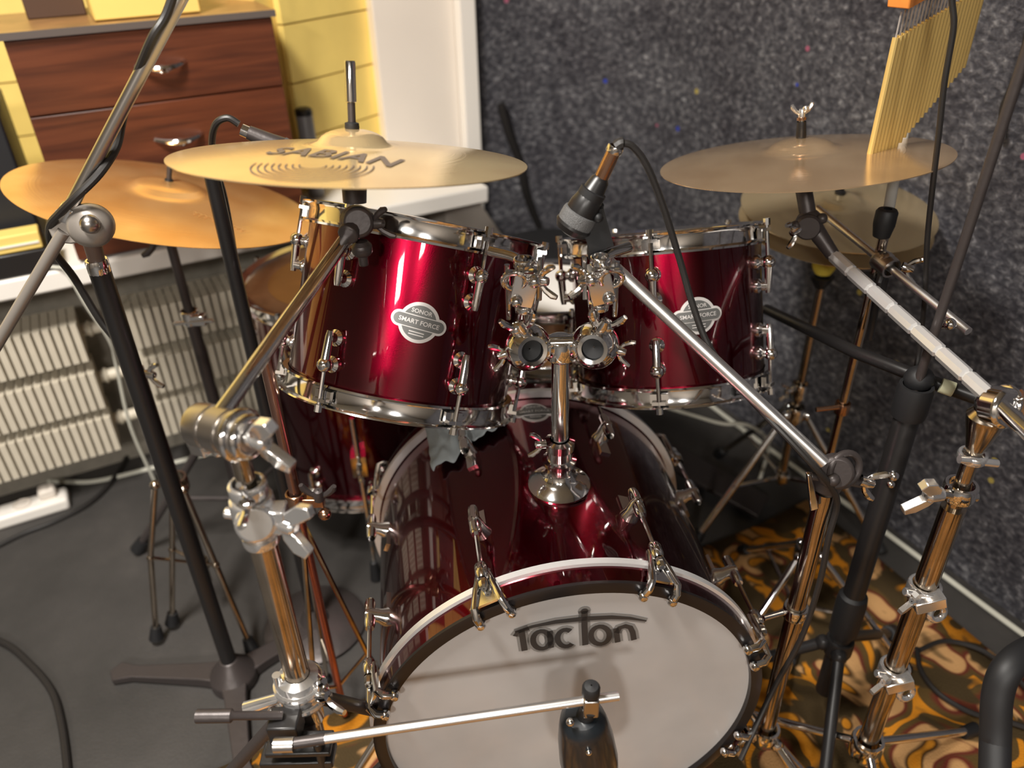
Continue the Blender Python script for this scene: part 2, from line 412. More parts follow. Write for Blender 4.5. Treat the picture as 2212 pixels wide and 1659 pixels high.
# far walls out of frame
struct('wall_front', MB().box(uv(-.75, -4.05, 1.35), (4.9, .1, 2.7), E1, E2), pmat('far_wall_paint', (.14, .12, .10), .8))
struct('wall_far_left', MB().box(uv(-3.1, -.8, 1.35), (.1, 6.6, 2.7), E1, E2), pmat('side_wall_paint', (.14, .12, .10), .8))
# window sill
sill = struct('trim_3', MB().box(uv(-1.107, 2.10, .6225), (3.985, .60, .045), E1, E2), white, .006)
# white cord on the floor by the carpet wall
solo('floor_cable', MB().tube(curve([uv(1.385, v, .012 + .002*sin(v*9)) for v in (.05, .3, .5, .72, .9, 1.2, 1.5)]), .006, 8), wcable, 'white cord lying along the foot of the grey carpet wall', 'cable')
# rug
rg = MB(); n1, n2 = 26, 26; grid = []
for j in range(n2+1):
    v = -1.0 + 1.97*j/n2
    grid.append([uv(-.35 + (1.62+.05*max(0, v))*i/n1, v + .004*sin(i), .010 + .002*noise.noise(Vector((i*.5, j*.5, 0)))) for i in range(n1+1)])
rg.quadgrid(grid, closed=False)
rugo = solo('rug', rg, rugmat(), 'orange and brown rug with burgundy and cream scroll pattern under the drum kit', 'rug')
sd = rugo.modifiers.new('thick', 'SOLIDIFY'); sd.thickness = .008; sd.offset = -1

# ------------------------------------------------------------------ radiators
def radiator(u0, u1, lab, nfin):
    t = thing('radiator', lab, 'radiator', uv((u0+u1)/2, 1.93, .14), 'radiators under the sill')
    pitch = (u1-u0)/nfin
    fm = MB(); prof = [(-.0066, -.060), (.0066, -.060), (.0082, -.045), (.0082, .05), (-.0082, .05), (-.0082, -.045)]
    fm.prism(prof, -.048, .048)
    me = fm.mesh('fin', radm)
    for r, zc in enumerate((.445, .315, .190)):
        sh = MB(); 
        sh.box(uv((u0+u1)/2, 1.925, zc), (u1-u0, .016, .085), E1, E2)
        sh.cyl(uv(u0, 1.925, zc), uv(u1, 1.925, zc), .014)
        row = part('pipe_row', sh, radm, t)
        for k in range(nfin):
            inst('fin', me, M4(E1, E2, EZ, uv(u0+(k+.5)*pitch, 1.915, zc)), t)
    return t
radiator(-.62, -.135, 'cream ribbed radiator at the left under the white sill', 26)
radiator(-.035, .46, 'cream ribbed radiator behind the ride cymbal stand', 26)
for k, zc in enumerate((.445, .315, .190)):
    solo('radiator_pipe', MB().tube([uv(-.15, 1.925, zc), uv(-.02, 1.925, zc)], .015, 14).torus(uv(-.118, 1.925, zc), E1, .015, .005),
         radm, ['topmost', 'middle', 'lowest'][k] + ' cream pipe joining the two radiators', 'pipe', 'pipes between the radiators')
# power strip
ps = thing('power_strip', 'white power strip on the dark floor below the left radiator', 'power strip', uv(-.45, 1.92, 0))
part('body', MB().box(uv(-.52, 1.90, .018), (.46, .06, .036), E1, E2), white, ps, bevel=.008)
for k in range(4):
    part('socket', MB().lathe([(.001, 0), (.018, 0), (.018, -.004), (.021, .002)], uv(-.66+k*.09, 1.90, .0375), EZ), trimw, ps)
part('plug', MB().box(uv(-.33, 1.905, .05), (.04, .035, .03), E1, E2), trimw, ps, bevel=.008)
solo('floor_cable', MB().tube(curve([atz(105, 1040, .006), atz(200, 1040, .006), atz(300, 1018, .006), atz(420, 988, .006), atz(520, 960, .006), atz(640, 925, .006)]), .006, 8), wcable, 'white cable running along the floor under the radiators', 'cable')

# ------------------------------------------------------------------ drawer cabinet on the sill
cb = thing('drawer_cabinet', 'red-brown wooden drawer cabinet standing on the white sill', 'cabinet', uv(.16, 2.02, .645))
cu0, cu1, cz0, cz1 = -.088, .407, .648, 1.088
part('carcass', MB().box(uv((cu0+cu1)/2, 1.97, (cz0+cz1)/2), (cu1-cu0, .28, cz1-cz0), E1, E2), wood, cb)
part('top_board', MB().box(uv((cu0+cu1)/2, 1.965, 1.094), (cu1-cu0+.012, .31, .012), E1, E2), woodtop, cb)
part('edge_band', MB().box(uv((cu0+cu1)/2, 1.806, 1.094), (cu1-cu0+.012, .006, .0125), E1, E2), edgeband, cb)
for zb, zt in ((.951, 1.085), (.800, .948), (.652, .797)):
    d = part('drawer', MB().box(uv((cu0+cu1)/2, 1.822, (zb+zt)/2), (cu1-cu0-.003, .018, zt-zb+.0), E1, E2), wood, cb, bevel=.0015)
    hb = MB(); hc = uv(.170, 1.812, (zb+zt)/2+.002); pts = []
    for k in range(13):
        a = -1 + 2*k/12
        pts.append(hc + E1*(.047*a) - E2*(.024*(1-a*a)+.0) + EZ*(-.006*(1-a*a)))
    hb.tube(pts, [  .0040+.0045*(1-abs(-1+2*k/12)) for k in range(13)], 10)
    part('handle', hb, chrome, d, lab='chrome bow handle')
# things around the cabinet
yb = thing('cardboard_box', 'yellow box lying on top of the drawer cabinet', 'box', uv(.15, 1.93, 1.10))
part('body', MB().box(uv(.175, 1.93, 1.152), (.20, .16, .10), E1, E2), yellowp, yb, bevel=.003)
part('lid', MB().box(uv(.175, 1.93, 1.205), (.206, .166, .02), E1, E2), yellowp, yb, bevel=.002)
db = thing('dark_box', 'dark brown box beside the yellow box on top of the drawer cabinet', 'box', uv(.03, 1.99, 1.10))
part('body', MB().box(uv(.015, 2.03, 1.125), (.11, .10, .05), E1, E2), pmat('dark_brown_card', (.07, .035, .02), .5), db, bevel=.003)
part('lid', MB().box(uv(.015, 2.03, 1.153), (.114, .104, .008), E1, E2), black, db)
sp = thing('grey_cylinder', 'grey cylinder standing on the sill right of the drawer cabinet', 'cylinder', uv(.485, 1.93, .645))
part('body', MB().lathe([(.001, 0), (.019, 0), (.020, .004), (.020, .20), (.018, .203)], uv(.478, 1.97, .645), EZ, caps=True), pmat('grey_plastic', (.22, .22, .23), .4), sp)
part('cap', MB().lathe([(.021, 0), (.021, .012), (.016, .016), (.001, .016)], uv(.478, 1.97, .847), EZ), black, sp)
ge = thing('audio_mixer', 'black audio rack with small white knobs at the left edge on the sill', 'audio gear', uv(-.33, 2.0, .645))
part('case', MB().box(uv(-.36, 2.03, .80), (.44, .30, .30), E1, E2), darkgear, ge, bevel=.006)
part('front_rail', MB().box(uv(-.36, 1.875, .665), (.46, .02, .03), E1, E2), black, ge)
for i in range(6):
    for j in range(4):
        c = uv(-.225-.045*i, 1.876, .76+.045*j)
        part('knob', MB().lathe([(.0065, 0), (.006, .010), (.001, .011)], c, -E2, 12), white if (i+j) % 3 == 0 else bcast, ge)
tn = thing('yellow_box', 'small yellow box with a pale stripe on a black base at the left edge', 'box', uv(-.19, 1.80, .67))
part('body', MB().box(uv(-.20, 1.83, .715), (.12, .05, .036), E1, E2), yellowp, tn, bevel=.003)
part('stripe', MB().box(uv(-.20, 1.804, .712), (.11, .003, .004), E1, E2), white, tn)
solo('equipment_tray', MB().box(uv(-.30, 1.85, .670), (.36, .09, .05), E1, E2), black, 'flat black tray lying on the sill edge under the yellow box', 'tray', bevel=.004)

# ------------------------------------------------------------------ hardware helpers
def wing(mb, c, ax, s=1.0, spread=None):
    """wing nut: hub plus two thick wings"""
    x, y, z = frame(ax, spread); c = Vector(c)
    mb.lathe([(.007*s, 0), (.007*s, .008*s), (.005*s, .016*s), (.001, .017*s)], c, z, 14)
    for q in (-1, 1):
        mb.tube([c+z*.006*s+x*q*.004*s, c+z*.012*s+x*q*.012*s, c+z*.020*s+x*q*.018*s, c+z*.026*s+x*q*.020*s], [.003*s, .004*s, .0045*s, .003*s], 8)
    return mb
def collar(mb, c, ax, r, h, r2=None):
    mb.lathe([(r*.8, -h/2), (r, -h/2), (r*1.06, -h*.35), (r*1.06, h*.35), (r, h/2), (r*.8, h/2)], c, ax, 24); return mb
def legs(root, cx, cy, zc, zl, R, angs, r=.007, mat=chrome, brace=True, zb=None, feet=rubber):
    """folding tripod: legs hinged at collar height zc, feet on the floor, braces from the pole foot"""
    col = MB(); collar(col, (cx, cy, zc), EZ, .022, .034)
    zb = zb if zb is not None else zl
    if brace: part('brace_ring', collar(MB(), (cx, cy, zb), EZ, .018, .022), mat, root)
    part('tripod_collar', col, mat, root)
    for a in angs:
        d = Vector((cos(radians(a)), sin(radians(a)), 0)); c = Vector((cx, cy, 0))
        top = c + d*.026 + EZ*zc; foot = c + d*R + EZ*.014
        mid = top.lerp(foot, .55)
        L = part('leg', MB().tube([top, top.lerp(foot, .5), foot], r, 12).ball(top, r*1.4, 10), mat, root)
        part('rubber_foot', MB().tube([foot+(top-foot).normalized()*.03, foot-(top-foot).normalized()*.004], [r*1.5, r*1.9], 12), feet, L)
        if brace: part('brace', MB().tube([c+d*.018+EZ*zb, mid], r*.6, 8).ball(mid, r*1.1, 8), mat, root)

def cymbal_profile(R, depth, bell, bh):
    p = [(.006, bh+depth)]
    for k in range(1, 9):
        t = k/8; p.append((bell*t, depth + bh*sqrt(max(0, 1-t*t*.96))))
    for k in range(1, 17):
        t = k/16; r = bell + (R-bell)*t
        p.append((r, depth*(1-((r-bell)/(R-bell))**1.35)))
    return p
def cymz(R, depth, bell, r): return depth*(1-((r-bell)/(R-bell))**1.35) if r > bell else depth
def cymbal(root, c, ax, R, mat, depth=.014, bell=.05, bh=.02, name='disc', xh=(1, 0, 0)):
    x, y, z = frame(ax, xh)
    # x axis to the right, y away from the viewer
    M = M4(x, y, z, Vector(c)-z*(depth*.0))
    pr = cymbal_profile(R, depth, bell, bh); pr2 = [(r, h-.0012) for r, h in reversed(pr)]
    o = part(name, MB().lathe(pr+pr2, (0, 0, 0), EZ, 120), mat, root, M, sharp=60)
    return o, M

# ================================================================== BASS DRUM
YAW = .1197
AX = Vector((-sin(YAW), cos(YAW), .0202)).normalized(); BX = Vector((cos(YAW), sin(YAW), 0)); BU = BX.cross(AX)
BC = Vector((.0718, .6883, .3029))
BM = M4(BX, BU, -AX, BC)
bd = thing('bass_drum', 'burgundy bass drum with white front head lying on its side at the front', 'drum', (BC.x, BC.y+.2, 0))
Ls = .451
part('shell', MB().lathe([(.256, -.03), (.270, -.03), (.270, -Ls+.03), (.256, -Ls+.03)], n=140), lacq, bd, BM, sharp=60)
def hoop(z0, z1, nm):
    h = part('hoop', MB().lathe([(.262, z0), (.270, z0), (.2785, z0-.003*(1 if z0 > z1 else -1)), (.280, z1), (.272, z1), (.262, z1)], n=140), lacq, bd, BM)
    s_ = 1 if z0 > z1 else -1
    part('hoop_edge', MB().lathe([(.2798, z1+.009*s_), (.2842, z1+.008*s_), (.2845, z1-.001*s_), (.272, z1-.001*s_)], n=140), armw, h, BM, lab='silver edge strip')
    part('hoop_face', MB().lathe([(.2788, z0-.004*s_), (.2788, z0+.0004*s_), (.274, z0+.0014*s_), (.262, z0+.0014*s_), (.261, z0-.010*s_)], n=140), bassblk, h, BM, lab='black front rim')
hoop(.002, -.034, 'front'); hoop(-Ls-.002, -Ls+.034, 'rear')
hd = part('front_head', MB().lathe([(.001, -.004), (.15, -.004), (.262, -.004), (.268, -.010)], n=120), headm, bd, BM)
part('rear_head', MB().lathe([(.001, -Ls+.004), (.268, -Ls+.004), (.268, -Ls+.010)], n=80), headm, bd, BM)
# lettering on the head: strokes given as photo points, carried onto the head plane
HN = -AX
def hp(px, py, lift=0): 
    p = atp(px, py, BC + HN*(-.004), HN) + HN*lift
    q = BM.inverted() @ p; return q
def ribbon(mb, pts, wd, lift, closed=False):
    P = [hp(*p) for p in pts]; n = len(P); L = []; R_ = []
    for i, p in enumerate(P):
        a = P[(i-1) % n] if (closed or i > 0) else p; c = P[(i+1) % n] if (closed or i < n-1) else p
        t = (c-a).normalized(); s = Vector((-t.y, t.x, 0)); wv = wd[i] if isinstance(wd, list) else wd
        for S, q in ((L, 1), (R_, -1)): S.append(Vector((p.x, p.y, -.004+lift)) + s*wv/2*q)
    if closed: L.append(L[0]); R_.append(R_[0])
    mb.quadgrid([L, R_], closed=False)
def arcpts(cx, cy, rx, ry, a0, a1, n=18, rot=-.12):
    o = []
    for k in range(n+1):
        a = radians(a0 + (a1-a0)*k/n); x = rx*cos(a); y = -ry*sin(a)
        o.append((cx + x*cos(rot) - y*sin(rot), cy + x*sin(rot) + y*cos(rot)))
    return o
swoosh = [(1112, 1364), (1150, 1352), (1200, 1342), (1262, 1335), (1320, 1332), (1360, 1334), (1396, 1340)]
strokes = [
    (swoosh, [.003, .005, .007, .008, .007, .005, .002], 0),
    ([(1126, 1360), (1133, 1404)], .008, 0),                                # T stem
    ([(1112, 1373), (1118, 1364), (1142, 1356)], .006, 0),
    (arcpts(1170, 1381, 19, 19, 20, 380, 20), .0075, 1),                    # a bowl
    ([(1187, 1362), (1190, 1398)], .0075, 0),
    (arcpts(1222, 1377, 18, 18, 50, 310, 16), .0075, 0),                    # c
    ([(1262, 1318), (1262, 1350), (1264, 1392)], .008, 0),                  # tall t
    (arcpts(1296, 1371, 20, 19, 0, 360, 20), .0075, 1),                     # o
    ([(1330, 1356), (1334, 1386)], .0075, 0),                               # n
    ([(1331, 1366), (1338, 1355), (1350, 1351), (1361, 1354), (1366, 1364), (1369, 1381)], .0075, 0),
]
lg = MB(); lo = MB()
for pts, wd, cl in strokes:
    if cl: pts = pts[:-1]
    ribbon(lo, pts, [q+.0075 for q in wd] if isinstance(wd, list) else wd+.0075, .0006, bool(cl))
    ribbon(lg, pts, wd, .0012, bool(cl))
for mb_, r_, z_ in ((lo, .0085, .0006), (lg, .0050, .0012)):
    c = hp(1262, 1319); k = len(mb_.v); mb_.v += [Vector((c.x + r_*cos(a*pi/8), c.y + r_*sin(a*pi/8), -.004+z_)) for a in range(16)]; mb_.f.append(tuple(range(k, k+16)))
part('lettering', lg, ink, hd, BM, lab='dark stylised lettering reading Tacton'); part('lettering_outline', lo, inkg, hd, BM, lab='grey outline around the lettering')
# lugs, claws, tension rods
def claw_meshes():
    c = MB()   # local: radial = +Y, front = +Z, tangent X
    for q in (-1, 1):
        c.tube([(q*.006, .291, -.046), (q*.012, .292, -.02), (q*.018, .290, .006), (q*.020, .281, .012), (q*.021, .267, .011)], [.004, .0045, .005, .0055, .0055], 10)
        c.ball((q*.021, .267, .011), .0075, 10)
    c.prism([(-.010, -.048), (.010, -.048), (.014, -.02), (.024, .004), (-.024, .004), (-.014, -.02)], .2865, .290, lambda a, b, h: Vector((a, h, b)))
    c.lathe([(.0075, -.012), (.009, -.008), (.009, .006), (.0065, .012), (.002, .013)], (0, .296, -.042), EZ, 14)
    r = MB().cyl((0, .296, -.028), (0, .296, -.150), .0032, 8)
    r.lathe([(.0062, 0), (.0062, .010), (.004, .014), (.001, .014)], (0, .296, -.028), EZ, 8)
    l = MB().lathe([(.014, -.004), (.014, .002), (.010, .012), (.0095, .026), (.006, .034), (.001, .035)], (0, .270, -.135), (0, 1, 0), 16)
    l.lathe([(.0065, -.026), (.008, -.02), (.008, .020), (.0065, .026), (.001, .026)], (0, .296, -.135), EZ, 14)
    l.box((0, .2715, -.150), (.016, .004, .05))
    return c.mesh('claw', chrome), r.mesh('tension_rod', chrome), l.mesh('lug', chrome)
cm, rm, lm = claw_meshes()
for k in range(8):
    a = radians(22.5 + 45*k)
    Mf = BM @ Matrix.Rotation(a-pi/2, 4, 'Z')
    inst('claw', cm, Mf, bd); inst('tension_rod', rm, Mf, bd); inst('lug', lm, Mf, bd)
    Mr = BM @ Matrix.Translation((0, 0, -Ls)) @ Matrix.Rotation(pi, 4, 'Y') @ Matrix.Rotation(-(a-pi/2), 4, 'Z')
    inst('claw', cm, Mr, bd); inst('tension_rod', rm, Mr, bd); inst('lug', lm, Mr, bd)
# badge
def plate(mb, yf, x0, x1, h0, h1, fn, n=36):
    """thin plate symmetrical about y = 0, sliced along x so that it can follow a curved shell"""
    xs = [(x0+x1)/2 - (x1-x0)/2*cos(pi*i/n) for i in range(n+1)]; k = len(mb.v)
    for x in xs:
        y = max(yf(x), 1e-5)
        for yy, h in ((-y, h0), (-y, h1), (0, h1), (y, h1), (y, h0)): mb.v.append(fn(x, yy, h))
    for i in range(n):
        for j in range(5):
            mb.f.append((k+i*5+j, k+i*5+(j+1) % 5, k+(i+1)*5+(j+1) % 5, k+(i+1)*5+j))
    mb.f += [tuple(k+j for j in range(5)), tuple(k+n*5+j for j in range(5))[::-1]]
    return mb
def badge(root, fn, S=1.0):
    disc = lambda r: (lambda x: sqrt(max(0, r*r-x*x)))
    def bar(hw, hh): return lambda x: sqrt(max(0, hh*hh-max(0, abs(x)-(hw-hh))**2)) if abs(x) <= hw else 0
    f2 = lambda a, b, h: fn(a*S, b*S, h)
    u_ = lambda x: max(disc(.0270)(x), bar(.0370, .0108)(x))
    b = part('badge', plate(MB(), u_, -.037, .037, 0, .0015, f2, 60), bsilver, root, None, lab='silver badge with an oval bar across a disc')
    part('badge_field', plate(MB(), disc(.0225), -.0225, .0225, .0012, .0020, f2), bdark, b)
    part('badge_rim', plate(MB(), bar(.0345, .0088), -.0345, .0345, .0012, .0026, f2, 44), bsilver, b)
    part('badge_bar', plate(MB(), bar(.0335, .0076), -.0335, .0335, .0020, .0031, f2, 44), bdark, b)
    for txt, sz, y0 in (('SMART FORCE', .0082, 0), ('SONOR', .0078, .0142)):
        vs, fs = text_mesh(txt, sz, .00012); mb = MB(); mb.v = [f2(v.x, v.y+y0, .0038 if y0 == 0 else .0028) for v in vs]; mb.f = fs
        part('badge_lettering', mb, bsilver, b)
    for y0 in (-.0130, -.0165):
        mb = MB(); mb.quadgrid([[f2(-.010+.002*i, y0+q, .0028) for i in range(11)] for q in (-.0007, .0007)], closed=False); part('badge_line', mb, bsilver, b)
def cyl_fn(M, r, ang, zc, rot=0, outward=None):
    """badge coordinates -> shell surface. ang: direction on the shell in the local xy plane"""
    def fn(a, b, h):
        x = a*cos(rot) - b*sin(rot); y = a*sin(rot) + b*cos(rot)
        t = ang + x/r; return M @ Vector(((r+h)*cos(t), (r+h)*sin(t), zc+y))
    return fn
# on the bass drum: reader stands in front, so letters' up points to the rear (-z local) and x to the right
def surf_ang(M, r, px, py):
    """angle/height on a drum shell of the point seen at photo pixel"""
    Mi = M.inverted(); o = Mi @ CAM; d = (Mi.to_3x3() @ ray(px, py)).normalized()
    a = d.x**2+d.y**2; b = 2*(o.x*d.x+o.y*d.y); c = o.x**2+o.y**2-r*r; t = (-b-sqrt(max(0, b*b-4*a*c)))/(2*a)
    p = o+d*t; return atan2(p.y, p.x), p.z
ba, bz = surf_ang(BM, .270, 1154, 892)
def bass_fn(a, b, h):
    t = ba - a/.270
    return BM @ Vector(((.270+h)*cos(t), (.270+h)*sin(t), bz-b))
badge(bd, bass_fn, .92)
# spurs
for q in (-1, 1):
    base = BM @ Vector((q*.262, -.105, -.12)); out = base + BX*q*.16 - AX*.10; out.z = .012
    s_ = part('spur', MB().tube([base, out], .007, 12), chrome, bd)
    part('spur_foot', MB().tube([out+EZ*.02, out-EZ*.010], [.011, .013], 12), rubber, s_)
    part('spur_bracket', MB().box(base, (.03, .03, .05), BX, AX), chrome, bd, bevel=.004)

# tom mount on the bass drum
th = thing('tom_holder', 'chrome double tom holder rising from the top of the bass drum', 'tom holder', (.064, .875, .58))
PX, PY = .0640, .878
part('flange', MB().lathe([(.044, 0), (.045, .004), (.040, .009), (.030, .013), (.022, .020), (.019, .030), (.019, .040), (.024, .042), (.024, .048), (.018, .050), (.017, .066), (.021, .068), (.021, .080), (.014, .083)], (PX, PY, .5755), EZ, 32), chrome, th)
wb_ = MB(); wing(wb_, (PX-.020, PY-.004, .653), (-1, -.2, .1), .9, EZ); part('wing_bolt', wb_, chrome, th)
part('post', MB().lathe([(.012, 0), (.012, .19), (.001, .19)], (PX, PY, .63), EZ, 24), chrome, th)
hub = MB(); collar(hub, (PX, PY, .803), EZ, .018, .030); hub.box((PX, PY-.002, .812), (.055, .024, .014)); hub.cyl((PX-.04, PY-.006, .815), (PX+.04, PY-.006, .815), .009)
part('hub', hub, chrome, th, bevel=.002)
for q in (-1, 1):
    c = Vector((PX+q*.042, PY-.012, .812))
    g = MB(); nrm = Vector((q*-.25, -1, .30)).normalized()
    g.lathe([(.014, .020), (.019, .021), (.026, .014), (.030, .004), (.031, -.006), (.027, -.018), (.016, -.026), (.001, -.028)], c, nrm, 32)
    bj = part('ball_clamp', g, chrome, th)
    part('clamp_socket', MB().lathe([(.0145, .0205), (.0145, .008), (.001, .006)], c, nrm, 24), rubber, bj)
    wv = MB(); wing(wv, c+Vector((q*.006, -.006, .026)), (q*.3, -.3, 1), 1.1, (1, 0, 0)); wv.ball(c+Vector((q*.014, -.004, .030)), .010, 12); part('wing_bolt', wv, chrome, th)
    wv = MB(); wing(wv, c+Vector((q*.026, .0, -.006)), (q*1, -.3, -.2), .9, EZ); part('wing_bolt', wv, chrome, th)
    arm = MB(); arm.tube(curve([c+Vector((0, .01, .012)), c+Vector((q*.000, .012, .05)), c+Vector((q*-.002, .014, .090)), c+Vector((q*.010, .03, .108)), c+Vector((q*.045, .05, .112))], 5), .0065, 12)
    part('arm', arm, chrome, th)
    blk = MB(); bb = c+Vector((q*.004, .004, .085)); blk.box(bb, (.030, .026, .046), (1, 0, q*.25)); collar(blk, bb+EZ*.03, EZ, .012, .012); collar(blk, bb-EZ*.03, EZ, .012, .010)
    blk.ball(bb+Vector((-q*.012, -.014, .012)), .009, 12); blk.ball(bb+Vector((q*.010, -.014, -.014)), .008, 12); blk.torus(bb+Vector((q*.012, -.012, .012)), (0, 1, .3), .013, .004)
    part('arm_bracket', blk, chrome, th, bevel=.003)
    wv = MB(); wing(wv, bb+Vector((-q*.014, -.008, .010)), (-q, -.5, .1), 1.0, EZ); wing(wv, bb+Vector((q*.004, -.014, .024)), (0, -1, .5), .8, (1, 0, 0)); part('wing_bolt', wv, chrome, th)
    mem = MB(); mem.cyl(bb+Vector((q*.020, .0, .028)), bb+Vector((q*.020, .0, -.045)), .0035, 8); mem.cyl(bb+Vector((-q*.020, .002, .035)), bb+Vector((-q*.018, .0, -.02)), .0035, 8)
    part('key_rod', mem, chrome, th)

# ================================================================== TOMS
def drumframe(c, axv):
    z = Vector(axv).normalized(); y = z.cross(Vector((1, 0, 0))).normalized(); x = y.cross(z)
    return M4(x, y, z, Vector(c))
def tom(name, lab, c, axv, R, L, angs_b, angs_t, shellmat=lacq, headb=paper, lugmat=chrome, hh=.030, thick_lug=False, rot=None, cat='drum'):
    M = drumframe(c, axv); rs = R-.013
    t = thing(name, lab, cat, c)
    part('shell', MB().lathe([(rs-.006, hh*.4), (rs, hh*.4), (rs, L-hh*.4), (rs-.006, L-hh*.4)], n=120), shellmat, t, M, sharp=60)
    def hp_(z0, s_):   # z0 = outer edge, s_ = direction towards the shell
        return [(rs+.0012, z0+s_*hh), (rs+.0085, z0+s_*hh), (rs+.0095, z0+s_*(hh-.003)), (rs+.0035, z0+s_*(hh-.006)), (rs+.003, z0+s_*.010), (rs+.005, z0+s_*.004), (rs+.012, z0+s_*.002), (rs+.013, z0), (rs+.010, z0-s_*.001), (rs-.002, z0+s_*.004), (rs-.003, z0+s_*.010)]
    h0 = part('bottom_hoop', MB().lathe(hp_(0, 1), n=120), chrome, t, M, sharp=25)
    h1 = part('top_hoop', MB().lathe(hp_(L, -1), n=120), chrome, t, M, sharp=25)
    part('top_head', MB().lathe([(.001, L-.009), (rs-.002, L-.009), (rs, L-.014)], n=80), headb, t, M)
    part('bottom_head', MB().lathe([(.001, .009), (rs-.002, .009), (rs, .014)], n=80), headb, t, M)
    def lug(s_):     # at angle 0 = toward -Y; s_ = +1 lug near bottom
        g = MB(); f = lambda x, o, z: Vector((x, -(rs+o), z))
        zc = .058 if s_ > 0 else L-.058
        if thick_lug:
            g.box(f(0, .010, zc+s_*.004), (.024, .022, .055)); return g.mesh('lug', lugmat)
        g.lathe([(.0115, -.002), (.0115, .003), (.007, .007), (.0065, .016), (.001, .017)], f(0, 0, zc), (0, -1, 0), 16)
        g.lathe([(.0115, -.002), (.0115, .003), (.007, .007), (.0065, .016), (.001, .017)], f(0, 0, zc+s_*.036), (0, -1, 0), 16)
        g.ball(f(0, .017, zc), .0105, 14)
        g.tube([f(0, .017, zc-s_*.006), f(0, .017, zc+s_*.012), f(0, .016, zc+s_*.038), f(0, .016, zc+s_*.046)], [.008, .0062, .0056, .004], 12)
        return g.mesh('lug', lugmat)
    def rod(s_):
        g = MB(); f = lambda x, o, z: Vector((x, -(rs+o), z)); z0 = 0 if s_ > 0 else L
        g.cyl(f(0, .016, z0+s_*.002), f(0, .0165, z0+s_*.052), .0030, 8)
        g.lathe([(.0055, 0), (.0055, .010), (.001, .010)], f(0, .016, z0-s_*.006), (0, 0, s_), 8)
        g.box(f(0, .012, z0+s_*.010), (.020, .014, .005)); g.box(f(0, .009, z0+s_*.016), (.026, .006, .014))
        return g.mesh('tension_rod', lugmat)
    lb, rb, lt, rt = lug(1), rod(1), lug(-1), rod(-1)
    for a in angs_b:
        Ma = M @ Matrix.Rotation(radians(a), 4, 'Z'); inst('lug', lb, Ma, t); inst('tension_rod', rb, Ma, t)
    for a in angs_t:
        Ma = M @ Matrix.Rotation(radians(a), 4, 'Z'); inst('lug', lt, Ma, t); inst('tension_rod', rt, Ma, t)
    return t, M, rs
# left tom (as seen), badge facing the viewer
TL, ML, rL = tom('rack_tom', 'larger burgundy rack tom on the left, tilted towards the drummer', (-.177, 1.008, .648), (.235, .443, 1), .178, .267,
             [33+60*k for k in range(6)], [33+60*k for k in range(6)])
a0, z0 = surf_ang(ML, rL, 905, 697); badge(TL, cyl_fn(ML, rL, a0, z0, radians(-6)))
TR, MR, rR = tom('rack_tom', 'smaller burgundy rack tom on the right behind the bright microphone boom', (.263, 1.098, .598), (-.066, .388, 1), .163, .255,
             [-17+72*k for k in range(5)], [-17+72*k for k in range(5)])
a0, z0 = surf_ang(MR, rR, 1507, 682); badge(TR, cyl_fn(MR, rR, a0, z0, radians(2)))
# tom mount brackets on the shells (part of the toms)
for T_, M_, r_, px, py in ((TL, ML, rL, 1128, 690), (TR, MR, rR, 1262, 680)):
    a_, z_ = surf_ang(M_, r_, px, py) if True else (0, 0)
    f = cyl_fn(M_, r_, a_, z_)
    part('mount_plate', MB().prism([(-.022, -.04), (.022, -.04), (.026, 0), (.022, .04), (-.022, .04), (-.026, 0)], 0, .006, f), chrome, T_, bevel=.002)
# floor tom
fc = CAM + ray(733, 590)/ray(733, 590).length*1.68
FTz0 = .165; FTx, FTy = fc.x, fc.y; FTL = fc.z - FTz0
TF, MF, rF = tom('floor_tom', 'dark red floor tom with an amber head behind the left rack tom', (FTx, FTy, FTz0), (0, 0, 1), .205, FTL,
             [-68+45*k for k in range(8)], [-68+45*k for k in range(8)], headb=pmat('amber_clear_head', (.45, .26, .13), .28, coat=.6, var=.35, bscale=9))
part('head_reflection', MB().lathe([(.001, FTL-.008), (.145, FTL-.008)], n=60), pmat('amber_reflection', (.62, .33, .10), .3, coat=.5, var=.15, bscale=8), TF, MF)  # amber disc paints the cymbal's reflection on the stained tan head
for a in (18, 138, 258):
    d = Vector((cos(radians(a-100)), sin(radians(a-100)), 0)); p = Vector((FTx, FTy, 0)) + d*(rF+.022)
    lg_ = part('leg', MB().tube([p+EZ*.42, p+EZ*.08, p+d*.03+EZ*.03], .0050, 10), chrome, TF)
    part('rubber_foot', MB().tube([p+d*.026+EZ*.05, p+d*.03+EZ*.002], [.009, .013], 12), rubber, lg_)
    br = MB(); br.box(p+EZ*.30-d*.008, (.03, .03, .05), d, EZ.cross(d)); wing(br, p+EZ*.30+d*.01, d, .9, EZ); part('leg_bracket', br, chrome, TF)

